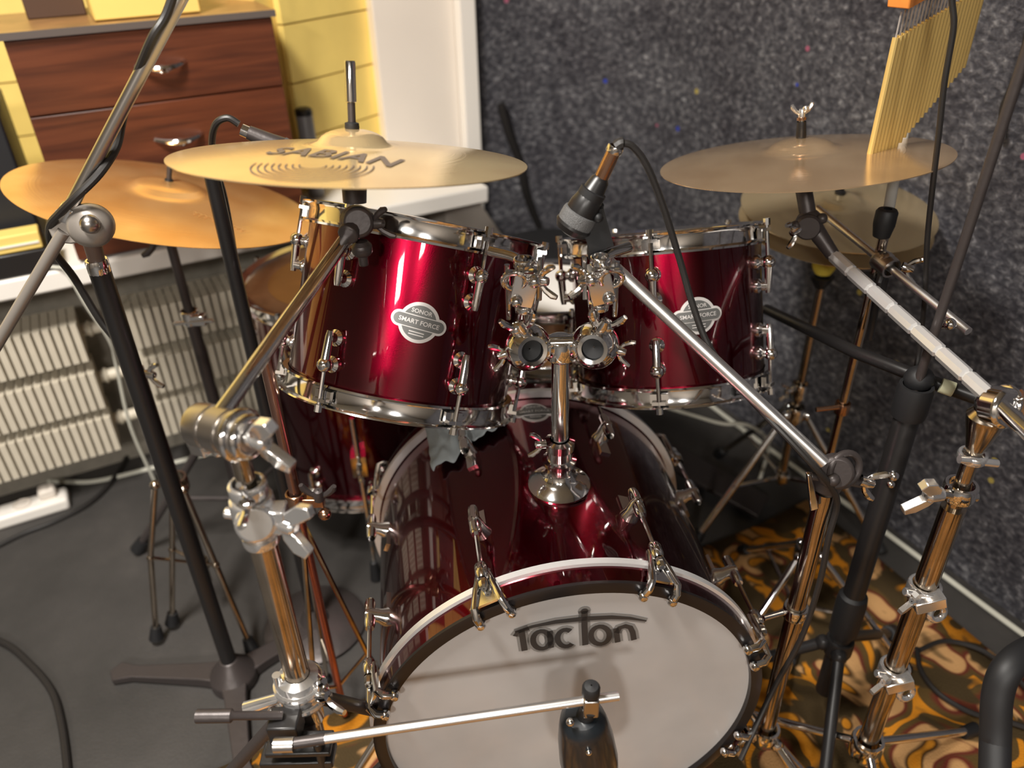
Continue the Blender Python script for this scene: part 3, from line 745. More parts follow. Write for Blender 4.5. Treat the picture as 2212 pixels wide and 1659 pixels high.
# ================================================================== SNARE, THRONE
sc_ = at(1186, 612, 1.415)
SN, MSn, rS = tom('snare_drum', 'white-headed snare drum seen between the two rack toms', sc_ - Vector((0, .14, .97)).normalized()*.13, (0, .14, .97), .178, .13,
              [10+45*k for k in range(8)], [10+45*k for k in range(8)], shellmat=woodsn, hh=.024)
ss = thing('snare_stand', 'chrome snare stand standing behind the bass drum', 'stand', (sc_.x, sc_.y, 0))
sb = sc_ - Vector((0, .14, .97)).normalized()*.15
part('pole', MB().tube([(sc_.x, sc_.y-.02, .10), (sc_.x, sc_.y-.02, sb.z-.07)], .011), chrome, ss)
for k in range(3):
    a = radians(30+120*k); d = Vector((cos(a), sin(a), 0))
    part('basket_arm', MB().tube([(sc_.x, sc_.y-.02, sb.z-.08), Vector((sb.x, sb.y, sb.z-.02))+d*.168, Vector((sb.x, sb.y, sb.z+.04))+d*.186], .006, 10), chrome, ss)
legs(ss, sc_.x, sc_.y-.02, .24, .10, .26, (20, 140, 265), .008)
tc_ = at(1190, 537, 1.99)
tr = thing('drum_throne', 'round black drum throne behind the snare drum', 'stool', (tc_.x, tc_.y, 0))
part('seat', MB().lathe([(.001, -.06), (.145, -.06), (.160, -.045), (.165, -.02), (.158, -.004), (.12, .004), (.001, .006)], tc_, EZ, 48), rubber, tr)
part('post', MB().tube([(tc_.x, tc_.y, .09), (tc_.x, tc_.y, tc_.z-.05)], .014), chrome, tr)
legs(tr, tc_.x, tc_.y, .27, .10, .22, (80, 200, 320), .010)

# ================================================================== CYMBALS
def topnut(root, c, ax, h, mat=chrome, sleeve=black, s=1.0):
    x, y, z = frame(ax); c = Vector(c)
    part('sleeve', MB().lathe([(.005, -.03), (.006*s, 0), (.006*s, h*.6)], c, z, 12), sleeve, root)
# left crash
cL = Vector((-.1775, .9159, 1.043)); aL = Vector((.0687, .1667, 1)).normalized()
cr = thing('crash_cymbal', 'bright bronze crash cymbal with printed dark lettering, upper left', 'cymbal', cL)
do, MC = cymbal(cr, cL, aL, .203, brassA, .016, .040, .018)
def onc(M, R, depth, bell, a, b, lift=.0006):
    return Vector((a, b, cymz(R, depth, bell, hypot(a, b))+lift))
def cyl_hit(px, py, M):
    Mi = M.inverted(); o = Mi @ CAM; d = Mi.to_3x3() @ ray(px, py)
    p = o + d*((.008-o.z)/d.z); return p
q = cyl_hit(722, 347, MC)
vs, fs = text_mesh('SABIAN', .050, .0012, spacing=1.05); tb = MB(); ro = -.30
tb.v = []
for v in vs:
    X_, Y_ = v.x*.86, v.y*1.05; a_ = q.x + X_*cos(ro) - Y_*sin(ro); b_ = q.y + X_*sin(ro) + Y_*cos(ro)
    tb.v.append(onc(MC, .203, .016, .040, a_, b_, .0009))
tb.f = fs; part('lettering', tb, cymink, do, MC, lab='dark printed lettering reading SABIAN')
ar = MB(); q2 = cyl_hit(676, 360, MC)
for k in range(8):
    r_ = .012 + .0064*k; P = []
    for j in range(37):
        a = radians(170 + 200*j/36); x_, y_ = q2.x+1.05*r_*cos(a), q2.y+r_*1.0*sin(a)
        P.append((x_, y_))
    L_ = [onc(MC, .203, .016, .040, x_*1.0, y_, .0008) for x_, y_ in P]
    R2 = [onc(MC, .203, .016, .040, q2.x+(x_-q2.x)*(1+.0016/r_), q2.y+(y_-q2.y)*(1+.0016/r_), .0008) for x_, y_ in P]
    ar.quadgrid([L_, R2], closed=False)
part('arc_logo', ar, cymink, do, MC, lab='printed logo of nested arcs')
bs = cL + aL*.034
fl = MB().lathe([(.0075, -.002), (.0085, .001), (.008, .006), (.005, .007)], bs, aL, 20); part('felt_washer', fl, rubber, cr)

# right crash
cR = Vector((.4336, 1.149, .9559)); aR = Vector((-.0951, .1291, 1)).normalized()
c2 = thing('crash_cymbal', 'old brownish crash cymbal with wing nut, upper right', 'cymbal', cR)
cymbal(c2, cR, aR, .203, brassC, .015, .046, .016)
part('felt_washer', MB().lathe([(.006, 0), (.007, .002), (.006, .005), (.004, .005)], cR+aR*.030, aR, 20), rubber, c2)
# ride
cD = Vector((-.6101, 1.3833, .8433)); aD = Vector((.2627, .1277, 1)).normalized()
c3 = thing('ride_cymbal', 'large amber ride cymbal with a faint script print at the far left', 'cymbal', cD)
dr, MD = cymbal(c3, cD, aD, .254, brassB, .018, .062, .016)
q = cyl_hit(470, 484, MD); sc2 = MB()
for (off, wid, amp, fr) in ((0, .030, .006, 3.2), (.034, .022, .005, 2.5), (.066, .026, .004, 3.0)):
    P = []
    for j in range(40):
        t = j/39; P.append((q.x-.045+off+wid*t+.004*sin(t*pi*2*fr), q.y+.004-.14*(off+wid*t-.04)+amp*cos(t*pi*2*fr)))
    sc2.quadgrid([[onc(MD, .254, .018, .062, a, b+s_, .0009) for a, b in P] for s_ in (-.0009, .0009)], closed=False)
part('script_print', sc2, cymink2, dr, MD, lab='faint brown script print')
part('felt_washer', MB().lathe([(.006, 0), (.008, .002), (.007, .007), (.004, .007)], cD+aD*.030, aD, 20), rubber, c3)
# hi-hat
hx, hy = .628, 1.4346
hh_ = thing('hi_hat', 'pair of hi-hat cymbals below the old crash cymbal', 'hi-hat', (hx, hy, .745))
cymbal(hh_, (hx, hy, .772), (.012, -.094, 1), .178, brassD, .013, .045, .016, name='top_cymbal')
cymbal(hh_, (hx, hy+.002, .742), Vector((.012, -.094, 1))*-1, .178, brassD, .013, .045, .016, name='bottom_cymbal', xh=(1, 0, 0))
part('clutch', MB().lathe([(.010, 0), (.010, .006), (.006, .008), (.006, .034), (.012, .036), (.012, .046), (.004, .048)], (hx, hy, .800), EZ, 18), black, hh_)
hs = thing('hi_hat_stand', 'chrome hi-hat stand with a yellow felt below the hi-hats', 'stand', (hx, hy, 0))
part('rod', MB().cyl((hx, hy, .60), (hx, hy, .865), .0035), chrome, hs)
part('felt', MB().lathe([(.016, 0), (.022, .012), (.024, .034), (.016, .040), (.004, .040)], (hx-.004, hy-.004, .640), EZ, 20), felt, hs, lab='yellow felt seat')
part('seat_cup', MB().lathe([(.010, 0), (.022, .02), (.024, .026), (.010, .028)], (hx-.004, hy-.004, .608), EZ, 20), black, hs)
part('upper_tube', MB().cyl((hx, hy, .10), (hx, hy, .61), .0095), warmchrome, hs)
hb2 = MB(); collar(hb2, (hx, hy, .36), EZ, .018, .035); wing(hb2, (hx-.018, hy, .36), (-1, -.3, 0), 1, EZ); part('clamp', hb2, chrome, hs)
legs(hs, hx, hy, .30, .12, .24, (205, 325, 110), .008)
fpd = Vector((-.55, .8, 0)).normalized(); fpp = Vector((hx, hy-.02, 0))
part('pedal_plate', MB().box(fpp+Vector((-.14, .10, .05)), (.28, .085, .012), Vector((-.8, .55, .22)), Vector((.55, .8, 0))), bcast, hs, bevel=.003)

# bass pedal behind the bass drum
bp_ = BM @ Vector((0, -.29, -Ls-.10)); bp_.z = 0
bpd = thing('bass_pedal', 'bass drum pedal on the rug behind the bass drum', 'pedal', bp_)
part('base_plate', MB().box(bp_+Vector((0, .06, .016)), (.09, .30, .010), BX, AX), bcast, bpd)
part('foot_board', MB().box(bp_+Vector((0, .08, .075)), (.075, .27, .010), BX, AX+EZ*-.25), satin, bpd, bevel=.003)
for q in (-1, 1): part('upright', MB().cyl(bp_+BX*q*.05+EZ*.015, bp_+BX*q*.05+EZ*.20, .008), chrome, bpd)
part('axle', MB().cyl(bp_-BX*.065+EZ*.20, bp_+BX*.065+EZ*.20, .006), chrome, bpd)
part('beater', MB().tube([bp_+EZ*.20, bp_+Vector((0, -.0, .36))], .004).ball(bp_+Vector((0, -.005, .37)), .025, 16), pmat('felt_beater', (.4, .36, .3), .9), bpd)

# ================================================================== STANDS
# B: big chrome boom stand in front on the left, carries the left crash
bx, by = -.2615, .60
B = thing('boom_stand', 'chrome boom cymbal stand at the front left with a large tilter', 'cymbal stand', (bx, by, 0))
part('lower_tube', MB().lathe([(.0145, 0), (.0145, .40), (.001, .40)], (bx, by, .36), EZ, 28), warmchrome, B, lab='chrome tube with amber reflections in its base tint')
part('upper_tube', MB().cyl((bx, by, .72), (bx, by, .872), .0095), warmchrome, B)
j = MB(); jc = Vector((bx, by, .785))
collar(j, jc+EZ*.030, EZ, .018, .016); collar(j, jc-EZ*.002, EZ, .021, .044); collar(j, jc-EZ*.034, EZ, .018, .014)
j.box(jc+Vector((.020, -.008, -.002)), (.030, .020, .030)); j.lathe([(.018, -.012), (.020, -.008), (.020, .008), (.018, .012)], jc+Vector((.005, -.014, .0)), (0.3, -1, .35), 24, caps=True)
j.cyl(jc+Vector((-.03, 0, 0)), jc+Vector((.036, -.004, -.012)), .006)
part('height_clamp', j, nickel, B, bevel=.002)
def bigwing(c, ax, sp, s=1):
    x, y, z = frame(ax, sp); c = Vector(c); g = MB()
    M_ = lambda a, b, h: c + x*a*s + y*h*s + z*b*s
    for q in (-1, 1):
        g.prism([(q*.002, .000), (q*.014, .004), (q*.024, .014), (q*.026, .026), (q*.018, .030), (q*.006, .016), (q*.002, .010)], -.0045, .0045, M_)
    g.lathe([(.0075*s, -.004*s), (.0075*s, .010*s), (.005*s, .014*s), (.001, .014*s)], c, z, 16)
    return g
part('wing_bolt', bigwing(jc+Vector((.030, -.012, -.006)), (.9, -.35, -.1), (0, .2, 1), 1.15), nickel, B, bevel=.0012)
part('memory_lock', wing(MB(), jc+Vector((.004, -.016, .026)), (0, -.8, .5), 1.0, EZ), chrome, B)
# tilter: fat ribbed cylinder
ta = at(425, 915, .635); tb_ = at(540, 945, .60); td = (tb_-ta).normalized()
Lt = (tb_-ta).length
part('tilter_barrel', MB().lathe([(.018, 0), (.0215, .002), (.0225, .006), (.0225, Lt*.30), (.0205, Lt*.31), (.0205, Lt*.35), (.0225, Lt*.36), (.0225, Lt*.62), (.0205, Lt*.63), (.0205, Lt*.67), (.0225, Lt*.68), (.0225, Lt*.97), (.018, Lt)], ta, td, 36, caps=True), satin, B, sharp=25)
part('wing_bolt', bigwing(tb_+td*.006, td+Vector((0, 0, -.05)), (.1, -.3, 1), 1.25), nickel, B, bevel=.0012)
tk = MB(); tk.box(at(432, 962, .62), (.020, .014, .018), td); tk.ball(at(470, 975, .615), .006); tk.ball(at(487, 972, .615), .006)
tk.cyl(tb_-td*.022+EZ*.0, Vector((bx, by, .868)), .014); tk.torus(tb_-td*.012, td, .022, .005); tk.torus(tb_-td*.002, td, .018, .005)
part('tilter_block', tk, chrome, B, bevel=.002)
arm0 = at(481, 888, .63); arm1 = at(752, 508, .905)
part('boom_arm', MB().tube([arm0-(arm1-arm0).normalized()*.01, arm1], .0088, 20), chrome, B)
hc = at(772, 478, .915)
h_ = MB(); h_.ball(hc, .020, 16, (1.1, .9, 1.0)); h_.lathe([(.016, -.012), (.019, -.008), (.019, .008), (.016, .012)], hc+Vector((.003, -.010, .003)), (.2, -1, .3), 24, caps=True)
h_.tube([hc-(arm1-arm0).normalized()*.030, hc], .013, 14); h_.cyl(hc-EZ*.01+Vector((.002, -.004, -.02)), hc+Vector((.002, -.006, -.056)), .006)
h_.lathe([(.010, -.006), (.013, -.002), (.013, .006), (.008, .012)], hc+Vector((.002, -.004, -.036)), (0, 0, 1), 16)
part('tilter_head', h_, bcast, B, bevel=.002, lab='dark cast tilter head')
wg = MB(); wing(wg, hc+Vector((.018, -.008, .0)), (1, -.3, .1), 1.0, (0, -.3, 1)); part('wing_bolt', wg, bcast, B)
part('cymbal_post', MB().lathe([(.014, -.05), (.015, -.03), (.009, -.012), (.008, .0), (.0045, .002), (.0045, .078), (.001, .079)], cL, aL, 16), bcast, B)
part('top_nut', MB().lathe([(.0045, .062), (.0060, .063), (.0062, .104), (.0055, .106), (.001, .106)], cL+aL*.0, aL, 16), chrome, B)
# collar / tripod
cl = MB(); cz = .500; c0 = Vector((bx, by, cz))
cl.lathe([(.015, .034), (.024, .030), (.029, .018), (.030, .004), (.025, -.008), (.020, -.016), (.019, -.05), (.014, -.055)], c0, EZ, 30)
cl.torus(c0+EZ*.018, EZ, .026, .005); cl.torus(c0-EZ*.004, EZ, .026, .006); cl.cyl(c0+Vector((-.020, -.010, .02)), c0+Vector((-.020, -.010, .045)), .005)
part('tripod_collar', cl, nickel, B)
tk = MB(); tk.tube([c0+Vector((-.022, -.01, .004)), c0+Vector((-.066, -.012, -.012))], [.0065, .0085], 14); tk.ball(c0+Vector((-.035, -.014, -.018)), .007)
part('clamp_key', tk, nickel, B); part('wing_bolt', wing(MB(), c0+Vector((.024, -.012, .010)), (.8, -.5, .5), 1.2, EZ), chrome, B)
for a in (50, 165, 285):
    d = Vector((cos(radians(a)), sin(radians(a)), 0)); tp = c0+d*.022-EZ*.035; ft = Vector((bx, by, .012))+d*.33
    L_ = part('leg', MB().tube([tp, ft], .009, 12), bcast, B); part('rubber_foot', MB().tube([ft+(tp-ft).normalized()*.03, ft], [.014, .017], 12), rubber, L_)
    md = tp.lerp(ft, .5); part('brace', MB().tube([Vector((bx, by, .24)), md], .005, 8), bcast, B)
part('inner_tube', MB().cyl((bx, by, .22), (bx, by, .47), .011), bcast, B)

# A: microphone stand on the far left (black), boom crosses the cabinet
ax_, ay_ = -.560, 1.0
A = thing('microphone_stand', 'black microphone stand at the left with a tall grey boom and a flat iron base', 'microphone stand', (ax_, ay_, 0))
ptop = at(212, 575, ay_); ax_ = ptop.x
part('lower_tube', MB().cyl((ax_, ay_, .03), (ax_, ay_, ptop.z), .0145), black, A)
part('upper_tube', MB().tube([(ax_, ay_, ptop.z-.004), at(198, 520, ay_)], [.010, .012], 14), pmat('brown_paint', (.10, .065, .05), .4), A)
part('height_nut', collar(MB(), (ax_, ay_, ptop.z), EZ, .014, .02), chrome, A)
bse = MB()
for k, a in enumerate((176, 290, 40)):
    d = Vector((cos(radians(a)), sin(radians(a)), 0)); s_ = d.cross(EZ)
    bse.prism([(0, -.028), (.06, -.020), (.20, -.014), (.235, -.022), (.25, 0), (.235, .022), (.20, .014), (.06, .020), (0, .028)], 0, .016,
              lambda q_, w_, h: Vector((ax_, ay_, .004)) + d*q_ + s_*w_ + EZ*(h*(1.6-3*q_) if h > 0 else 0))
bse.lathe([(.045, 0), (.045, .02), (.03, .04), (.016, .06), (.001, .06)], (ax_, ay_, .004), EZ, 28)
part('base', bse, bcast, A, bevel=.002, lab='dark three-armed cast iron base')
# pivot clamp and boom
pv = at(182, 482, .965)
pl = MB(); nA = Vector((.12, -.96, .22)).normalized(); xA = (at(210, 490, .965)-pv).normalized(); yA = nA.cross(xA)
poly = [(-.040, .018), (-.030, .034), (-.010, .030), (.010, .020), (.026, .014), (.032, 0), (.028, -.016), (.010, -.022), (-.008, -.020), (-.034, -.008)]
pl.prism(poly, -.006, .006, lambda a, b, h: pv + xA*a + yA.normalized()*(-b)*(-1 if yA.z > 0 else 1)*-1*(1 if False else 1) + nA*h)
part('pivot_plate', pl, dull, A, bevel=.002)
part('pivot_knob', MB().lathe([(.026, -.012), (.028, 0), (.026, .010), (.019, .017), (.009, .019), (.001, .019)], at(196, 487, .955), nA, 30), dull, A)
part('pivot_cap', MB().ball(at(194, 484, .935), .012, 16), satin, A)
b0 = at(372, 30, .985); b1 = at(150, 452, .955); b2 = at(-25, 775, .93); b00 = b0 + (b0-b1)*.18
part('boom', MB().tube([b00, b1], .0082, 18), satin, A, lab='long satin steel boom')
part('boom_tail', MB().tube([at(138, 500, .955), b2], .0078, 16), dull, A)
part('boom_nut', collar(MB(), at(147, 460, .955), (b0-b1), .011, .02), chrome, A)
# cable wound along the boom
pts = [b00+(b0-b1)*.02+Vector((-.014, -.006, 0))]
for px, py, Y in ((360, 30, .975), (330, 80, .965), (300, 150, .975), (272, 225, .99), (262, 270, .995), (250, 320, .985), (215, 375, .955), (165, 425, .94), (130, 460, .945), (108, 490, .96), (115, 540, .99), (160, 600, 1.02), (215, 690, 1.02), (262, 750, 1.015), (285, 800, 1.02), (330, 930, 1.02), (372, 1060, 1.02), (400, 1180, 1.0)):
    pts.append(at(px, py, Y))
solo('microphone_cable', MB().tube(curve(pts, 6), .0052, 10), cable, 'black cable wound around the grey boom at the upper left', 'cable')

# X: low chrome tripod stand behind the black pole
xx, xy = at(382, 1050, 1.17).x, 1.17
X = thing('tripod_stand', 'slim brass-toned tripod stand half hidden behind the black microphone stand', 'stand', (xx, xy, 0))
part('tube', MB().cyl((xx, xy, .10), (xx, xy, .62), .009), warmchrome, X)
part('wing_bolt', wing(MB(), (xx+.012, xy-.004, at(318, 805, xy).z), (1, -.3, 0), 1.1, EZ), chrome, X)
xz = at(360, 1045, xy).z
part('tripod_collar', collar(MB(), (xx, xy, xz), EZ, .022, .030), warmchrome, X); part('brace_ring', collar(MB(), (xx, xy, .15), EZ, .014, .02), warmchrome, X)
for tpx, kx_, fx_ in (((335, 1048), (325, 1190), (338, 1378)), ((397, 1058), (462, 1230), (545, 1405)), ((372, 1040), (398, 1200), (372, 1345))):
    tp = at(*tpx, xy-.02); ft = atz(*fx_, .014); kn = tp.lerp(ft, .45)+Vector((-.01 if fx_[0] < 360 else 0, 0, 0))
    L_ = part('leg', MB().tube([tp, kn, ft], .0058, 12).ball(tp, .010, 12), warmchrome, X)
    part('rubber_foot', MB().tube([ft+(kn-ft).normalized()*.03, ft], [.010, .015], 12), rubber, L_)
    part('brace', MB().tube([Vector((xx, xy, .15)), kn], .0036, 8).ball(kn, .008, 10), warmchrome, X)

# ride stand
rx, ry = -.628, 1.385
RD = thing('ride_stand', 'dark chrome cymbal stand holding the amber ride cymbal', 'cymbal stand', (rx, ry, 0))
part('lower_tube', MB().cyl((rx, ry, .08), (rx, ry, .60), .012), bcast, RD)
part('upper_tube', MB().cyl((rx, ry, .60), (rx, ry, .775), .009), bcast, RD)
part('cymbal_post', MB().lathe([(.012, -.05), (.013, -.02), (.006, .0), (.0045, .004), (.0045, .06), (.001, .062)], cD-aD*.002, aD, 14), bcast, RD)
tl = MB(); tl.ball((rx+.008, ry, .785), .018, 14); tl.lathe([(.014, -.01), (.016, 0), (.014, .01)], (rx+.010, ry-.012, .785), (.2, -1, .2), 18, caps=True)
part('tilter', tl, bcast, RD); part('wing_bolt', wing(MB(), (rx-.016, ry-.004, .772), (-1, -.2, -.05), 1.5, EZ), bcast, RD)
cl = MB(); collar(cl, (rx, ry, .605), EZ, .017, .030); cl.box((rx+.016, ry-.008, .603), (.034, .018, .022)); cl.cyl((rx-.03, ry-.014, .598), (rx+.05, ry-.016, .604), .004)
part('height_clamp', cl, chrome, RD, bevel=.002)
legs(RD, rx, ry, .33, .14, .26, (185, 300, 60), .009, bcast)

# E: black pole with the small microphone at its top
ex = at(520, 650, 1.13).x; ey = 1.13
EE = thing('microphone_stand', 'slim black stand between the ride and the left crash with a small microphone on top', 'microphone stand', (ex, ey, 0))
part('tube', MB().cyl((ex, ey, .06), (ex, ey, at(478, 372, ey).z), .0115), black, EE)
part('base', MB().lathe([(.10, 0), (.105, .006), (.095, .012), (.03, .02), (.016, .05), (.001, .05)], (ex, ey, .002), EZ, 36), bcast, EE)
k0 = at(522, 280, 1.12); k1 = at(596, 312, 1.12)
mcg = thing('microphone', 'small dark microphone with a silver plug above the left crash cymbal', 'microphone', k1)
part('plug', MB().tube([k0, k0.lerp(k1, .22)], .0085, 14), chrome, mcg)
part('body', MB().tube([k0.lerp(k1, .2), k0.lerp(k1, .8), k0.lerp(k1, 1.2)], [.010, .012, .014], 16), bcast, mcg)
part('grille', MB().tube([k0.lerp(k1, 1.2), k0.lerp(k1, 1.5)], [.015, .013], 16), silver, mcg)
part('clip', MB().tube([k0.lerp(k1, .5)-EZ*.012, at(480, 378, ey)], .006, 10), rubber, EE)
solo('microphone_cable', MB().tube(curve([at(516, 268, 1.12), at(492, 255, 1.12), at(468, 266, 1.12), at(458, 300, 1.13), at(462, 350, 1.15), at(485, 430, 1.15), at(508, 560, 1.15), at(530, 700, 1.15), at(548, 800, 1.15)], 6), .005, 10), cable, 'black cable looping down from the small microphone behind the crash', 'cable')

# R: slim chrome tripod stand, red-brown reflections painted into its tube colours
ry2 = .905; rx2 = at(690, 1300, ry2).x
RS = thing('tripod_stand', 'slim chrome tripod stand with painted red reflections left of the bass drum', 'stand', (rx2, ry2, 0))
redch = pmat('red_reflection_chrome', (.50, .19, .15), .22, .9)  # red reflection put into the base colour
zj = at(640, 1080, ry2).z
part('upper_tube', MB().cyl((rx2, ry2, zj), (rx2, ry2, at(572, 760, ry2).z), .0085), pmat('brown_reflection_chrome', (.30, .17, .13), .25, .9), RS)
part('lower_tube', MB().cyl((rx2, ry2, .02), (rx2, ry2, zj+.02), .0068), redch, RS)
jm = MB(); collar(jm, (rx2, ry2, zj), EZ, .015, .030); collar(jm, (rx2+.002, ry2, zj-.030), EZ, .012, .016); jm.box((rx2+.022, ry2-.004, zj), (.040, .014, .016)); jm.ball((rx2+.040, ry2-.008, zj-.022), .010)
part('clamp', jm, copper, RS, bevel=.0015); part('wing_bolt', wing(MB(), (rx2+.036, ry2-.006, zj+.006), (.1, -.2, 1), 1.2), bcast, RS)
for a in (15, 120, 250):
    d = Vector((cos(radians(a)), sin(radians(a)), 0)); zc = zj-.04
    L_ = part('leg', MB().tube([Vector((rx2, ry2, zc)), Vector((rx2, ry2, .17))+d*.06, Vector((rx2, ry2, .014))+d*.10], .0045, 8), warmchrome, RS)
    part('rubber_foot', MB().ball(Vector((rx2, ry2, .012))+d*.10, .010, 10), rubber, L_)
    part('brace', MB().tube([Vector((rx2, ry2, .10)), Vector((rx2, ry2, .17))+d*.06], .003, 8), warmchrome, RS)

# G: microphone boom stand on the right, bright boom across the right tom
gx, gy = .407, .79
G = thing('microphone_stand', 'chrome microphone stand right of the bass drum with a bright boom across the right tom', 'microphone stand', (gx, gy, 0))
gz = at(1800, 1010, gy).z
part('tube', MB().lathe([(.013, 0), (.013, gz-.13), (.001, gz-.13)], (gx, gy, .09), EZ, 24), warmchrome, G, lab='chrome tube with warm reflections in its base tint')
gb = MB(); gc = Vector((gx, gy, gz)); collar(gb, gc-EZ*.02, EZ, .018, .026); gb.lathe([(.020, -.010), (.023, -.006), (.023, .006), (.020, .010)], gc+Vector((0, -.012, .004)), (-.2, -1, .3), 26, caps=True)
gb.torus(gc+Vector((.012, -.012, .006)), (.3, -1, .3), .022, .005)
gb.ball(gc+Vector((-.006, -.024, 0)), .009); gb.cyl(gc+Vector((-.03, -.01, -.004)), gc+Vector((.04, -.01, -.02)), .0055)
part('boom_clamp', gb, bcast, G, bevel=.002)
part('wing_bolt', wing(MB(), gc+Vector((.036, -.012, -.012)), (1, -.2, -.3), 1.1, EZ), chrome, G)
part('clamp_lever', MB().prism([(0, 0), (.010, .004), (-.010, .062), (-.016, .062)], -.004, .004, lambda a, b, h: gc+Vector((-.020+a*1.0, -.012+h, -.060+b))), chrome, G, bevel=.0015)
g1 = at(1292, 545, .915); g0 = at(1780, 1000, gy-.028)
part('boom', MB().tube([g0, g1], .0082, 18), brushed, G, lab='bright chrome boom')
gcl = MB(); collar(gcl, (gx, gy, at(1705, 1320, gy).z), EZ, .017, .02); gcl.cyl((gx-.05, gy-.012, at(1705, 1320, gy).z), (gx-.01, gy, at(1705, 1320, gy).z), .004); part('height_clamp', gcl, chrome, G)
legs(G, gx, gy, .10, .10, .26, (190, 300, 60), .008, brace=False)
part('wing_bolt', wing(MB(), (gx-.028, gy-.008, .115), (-1, -.2, .2), 1.1, EZ), chrome, G)
# microphone
mt = at(1300, 382, .895); mg = at(1244, 478, .895); md = (mg-mt).normalized(); ml = (mg-mt).length
MI = thing('microphone', 'black dynamic microphone with silver grille above the right tom', 'microphone', mt)
part('body', MB().lathe([(.008, 0), (.011, .004), (.0135, .020), (.0145, ml*.35), (.0185, ml*.62), (.0190, ml*.78)], mt, md, 28), black, MI)
part('grille', MB().lathe([(.0190, ml*.775), (.0210, ml*.79), (.0218, ml*.84), (.0218, ml*1.05)], mt, md, 32), silver, MI)
part('grille_cap', MB().lathe([(.0222, ml*1.04), (.0228, ml*1.10), (.019, ml*1.22), (.010, ml*1.28), (.001, ml*1.29)], mt, md, 32), black, MI)
part('ring', MB().lathe([(.0128, .024), (.0145, .025), (.0145, .040), (.0128, .041)], mt, md, 28), satin, MI)
px1 = at(1330, 318, .893)
part('plug', MB().tube([mt, mt.lerp(px1, .95)], [.0085, .0080], 18), copper, MI, lab='copper-toned cable plug')
part('plug_collar', collar(MB(), mt.lerp(px1, .93), px1-mt, .009, .008), chrome, MI)
cp = MB(); m_c = mt.lerp(mg, .5); cp.lathe([(.0135, -.013), (.0160, -.012), (.0160, .014), (.0135, .015)], m_c, md, 24)
cp.tube(curve([m_c+Vector((.010, .004, -.008)), at(1283, 480, .905), at(1286, 515, .912), at(1289, 548, .915)]), [.009+.004*(k % 2 == 9) for k in range(25)], 12); cp.box(at(1287, 492, .90), (.030, .022, .050), (1, 0, .3)); cp.box(at(1290, 530, .91), (.022, .02, .03)); cp.ball(at(1292, 470, .885), .006)
part('clip', cp, rubber, G, lab='black rubber microphone clip')
cpt = [px1, at(1345, 310, .893), at(1368, 318, .893), at(1398, 360, .892), at(1432, 445, .89), at(1468, 560, .885), at(1497, 660, .875), at(1530, 745, .86), at(1585, 822, .84), at(1650, 893, .80), at(1705, 950, .775), at(1760, 1010, .76), at(1795, 1050, .765), at(1808, 1090, .775), at(1790, 1160, .77), at(1770, 1260, .765), at(1730, 1380, .76), at(1670, 1490, .75), at(1600, 1640, .70)]
solo('microphone_cable', MB().tube(curve(cpt, 6), [.0075]*7+[.0042]*(6*(len(cpt)-1)+1-7), 10), cable, 'black cable arching from the microphone over the right tom badge', 'cable')

# I: right boom cymbal stand near the wall, carries the right crash
ix, iy = .556, .75
I = thing('boom_stand', 'tall chrome boom cymbal stand beside the carpet wall at the right', 'cymbal stand', (ix, iy, 0))
zz = lambda px, py: at(px, py, iy).z
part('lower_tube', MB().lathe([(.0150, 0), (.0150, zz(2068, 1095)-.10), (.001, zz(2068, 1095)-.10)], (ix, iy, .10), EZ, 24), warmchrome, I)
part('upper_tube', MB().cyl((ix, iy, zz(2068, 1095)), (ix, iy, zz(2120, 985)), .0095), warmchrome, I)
part('neck', MB().lathe([(.010, 0), (.012, .01), (.021, .045), (.022, .052), (.016, .060)], (ix, iy, zz(2130, 975)), EZ, 24), warmchrome, I, lab='flared chrome neck')
ic = Vector((ix, iy, zz(2158, 872)))
im = MB(); im.ball(ic, .018, 16); im.lathe([(.020, -.014), (.024, -.010), (.024, .010), (.020, .014)], ic+Vector((.004, -.010, .002)), (.3, -1, .4), 26, caps=True); im.torus(ic+Vector((.012, -.004, .004)), (1, .2, -.3), .018, .004)
im.box(ic+Vector((.026, -.012, .004)), (.014, .016, .036), (1, 0, .4)); part('tilter', im, chrome, I, bevel=.002)
r1 = MB(); collar(r1, (ix, iy, zz(2126, 985)), EZ, .016, .010); r1.cyl((ix-.022, iy-.01, zz(2126, 985)+.004), (ix+.026, iy-.01, zz(2126, 985)-.004), .005); part('tension_ring', r1, nickel, I)
wz = zz(2070, 1060); jm = MB(); collar(jm, (ix, iy, wz), EZ, .019, .022); jm.cyl((ix-.034, iy-.008, wz+.004), (ix+.018, iy-.008, wz-.004), .006); part('height_clamp', jm, chrome, I)
part('wing_bolt', bigwing(Vector((ix-.034, iy-.010, wz+.004)), (-1, -.2, .05), (0, -.3, 1), 1.25), nickel, I, bevel=.001)
for zq, nm in ((zz(1990, 1275), 0), (zz(1905, 1450), 1)):
    jm = MB(); collar(jm, (ix, iy, zq), EZ, .021, .026); jm.box((ix-.002, iy-.020, zq), (.040, .020, .020), (1, 0, .35)); jm.torus((ix+.012, iy-.024, zq-.018), (.2, -1, .3), .011, .005); jm.cyl((ix-.034, iy-.012, zq+.012), (ix, iy-.012, zq), .006)
    part('height_clamp', jm, nickel, I, bevel=.002); part('wing_bolt', bigwing(Vector((ix-.020, iy-.02, zq+.004)), (-.8, -.5, .3), (0, -.2, 1), .8), nickel, I)
i0 = ic + Vector((-.004, -.012, .010)); i1 = at(1800, 552, 1.085); dd = (i1-i0).normalized()
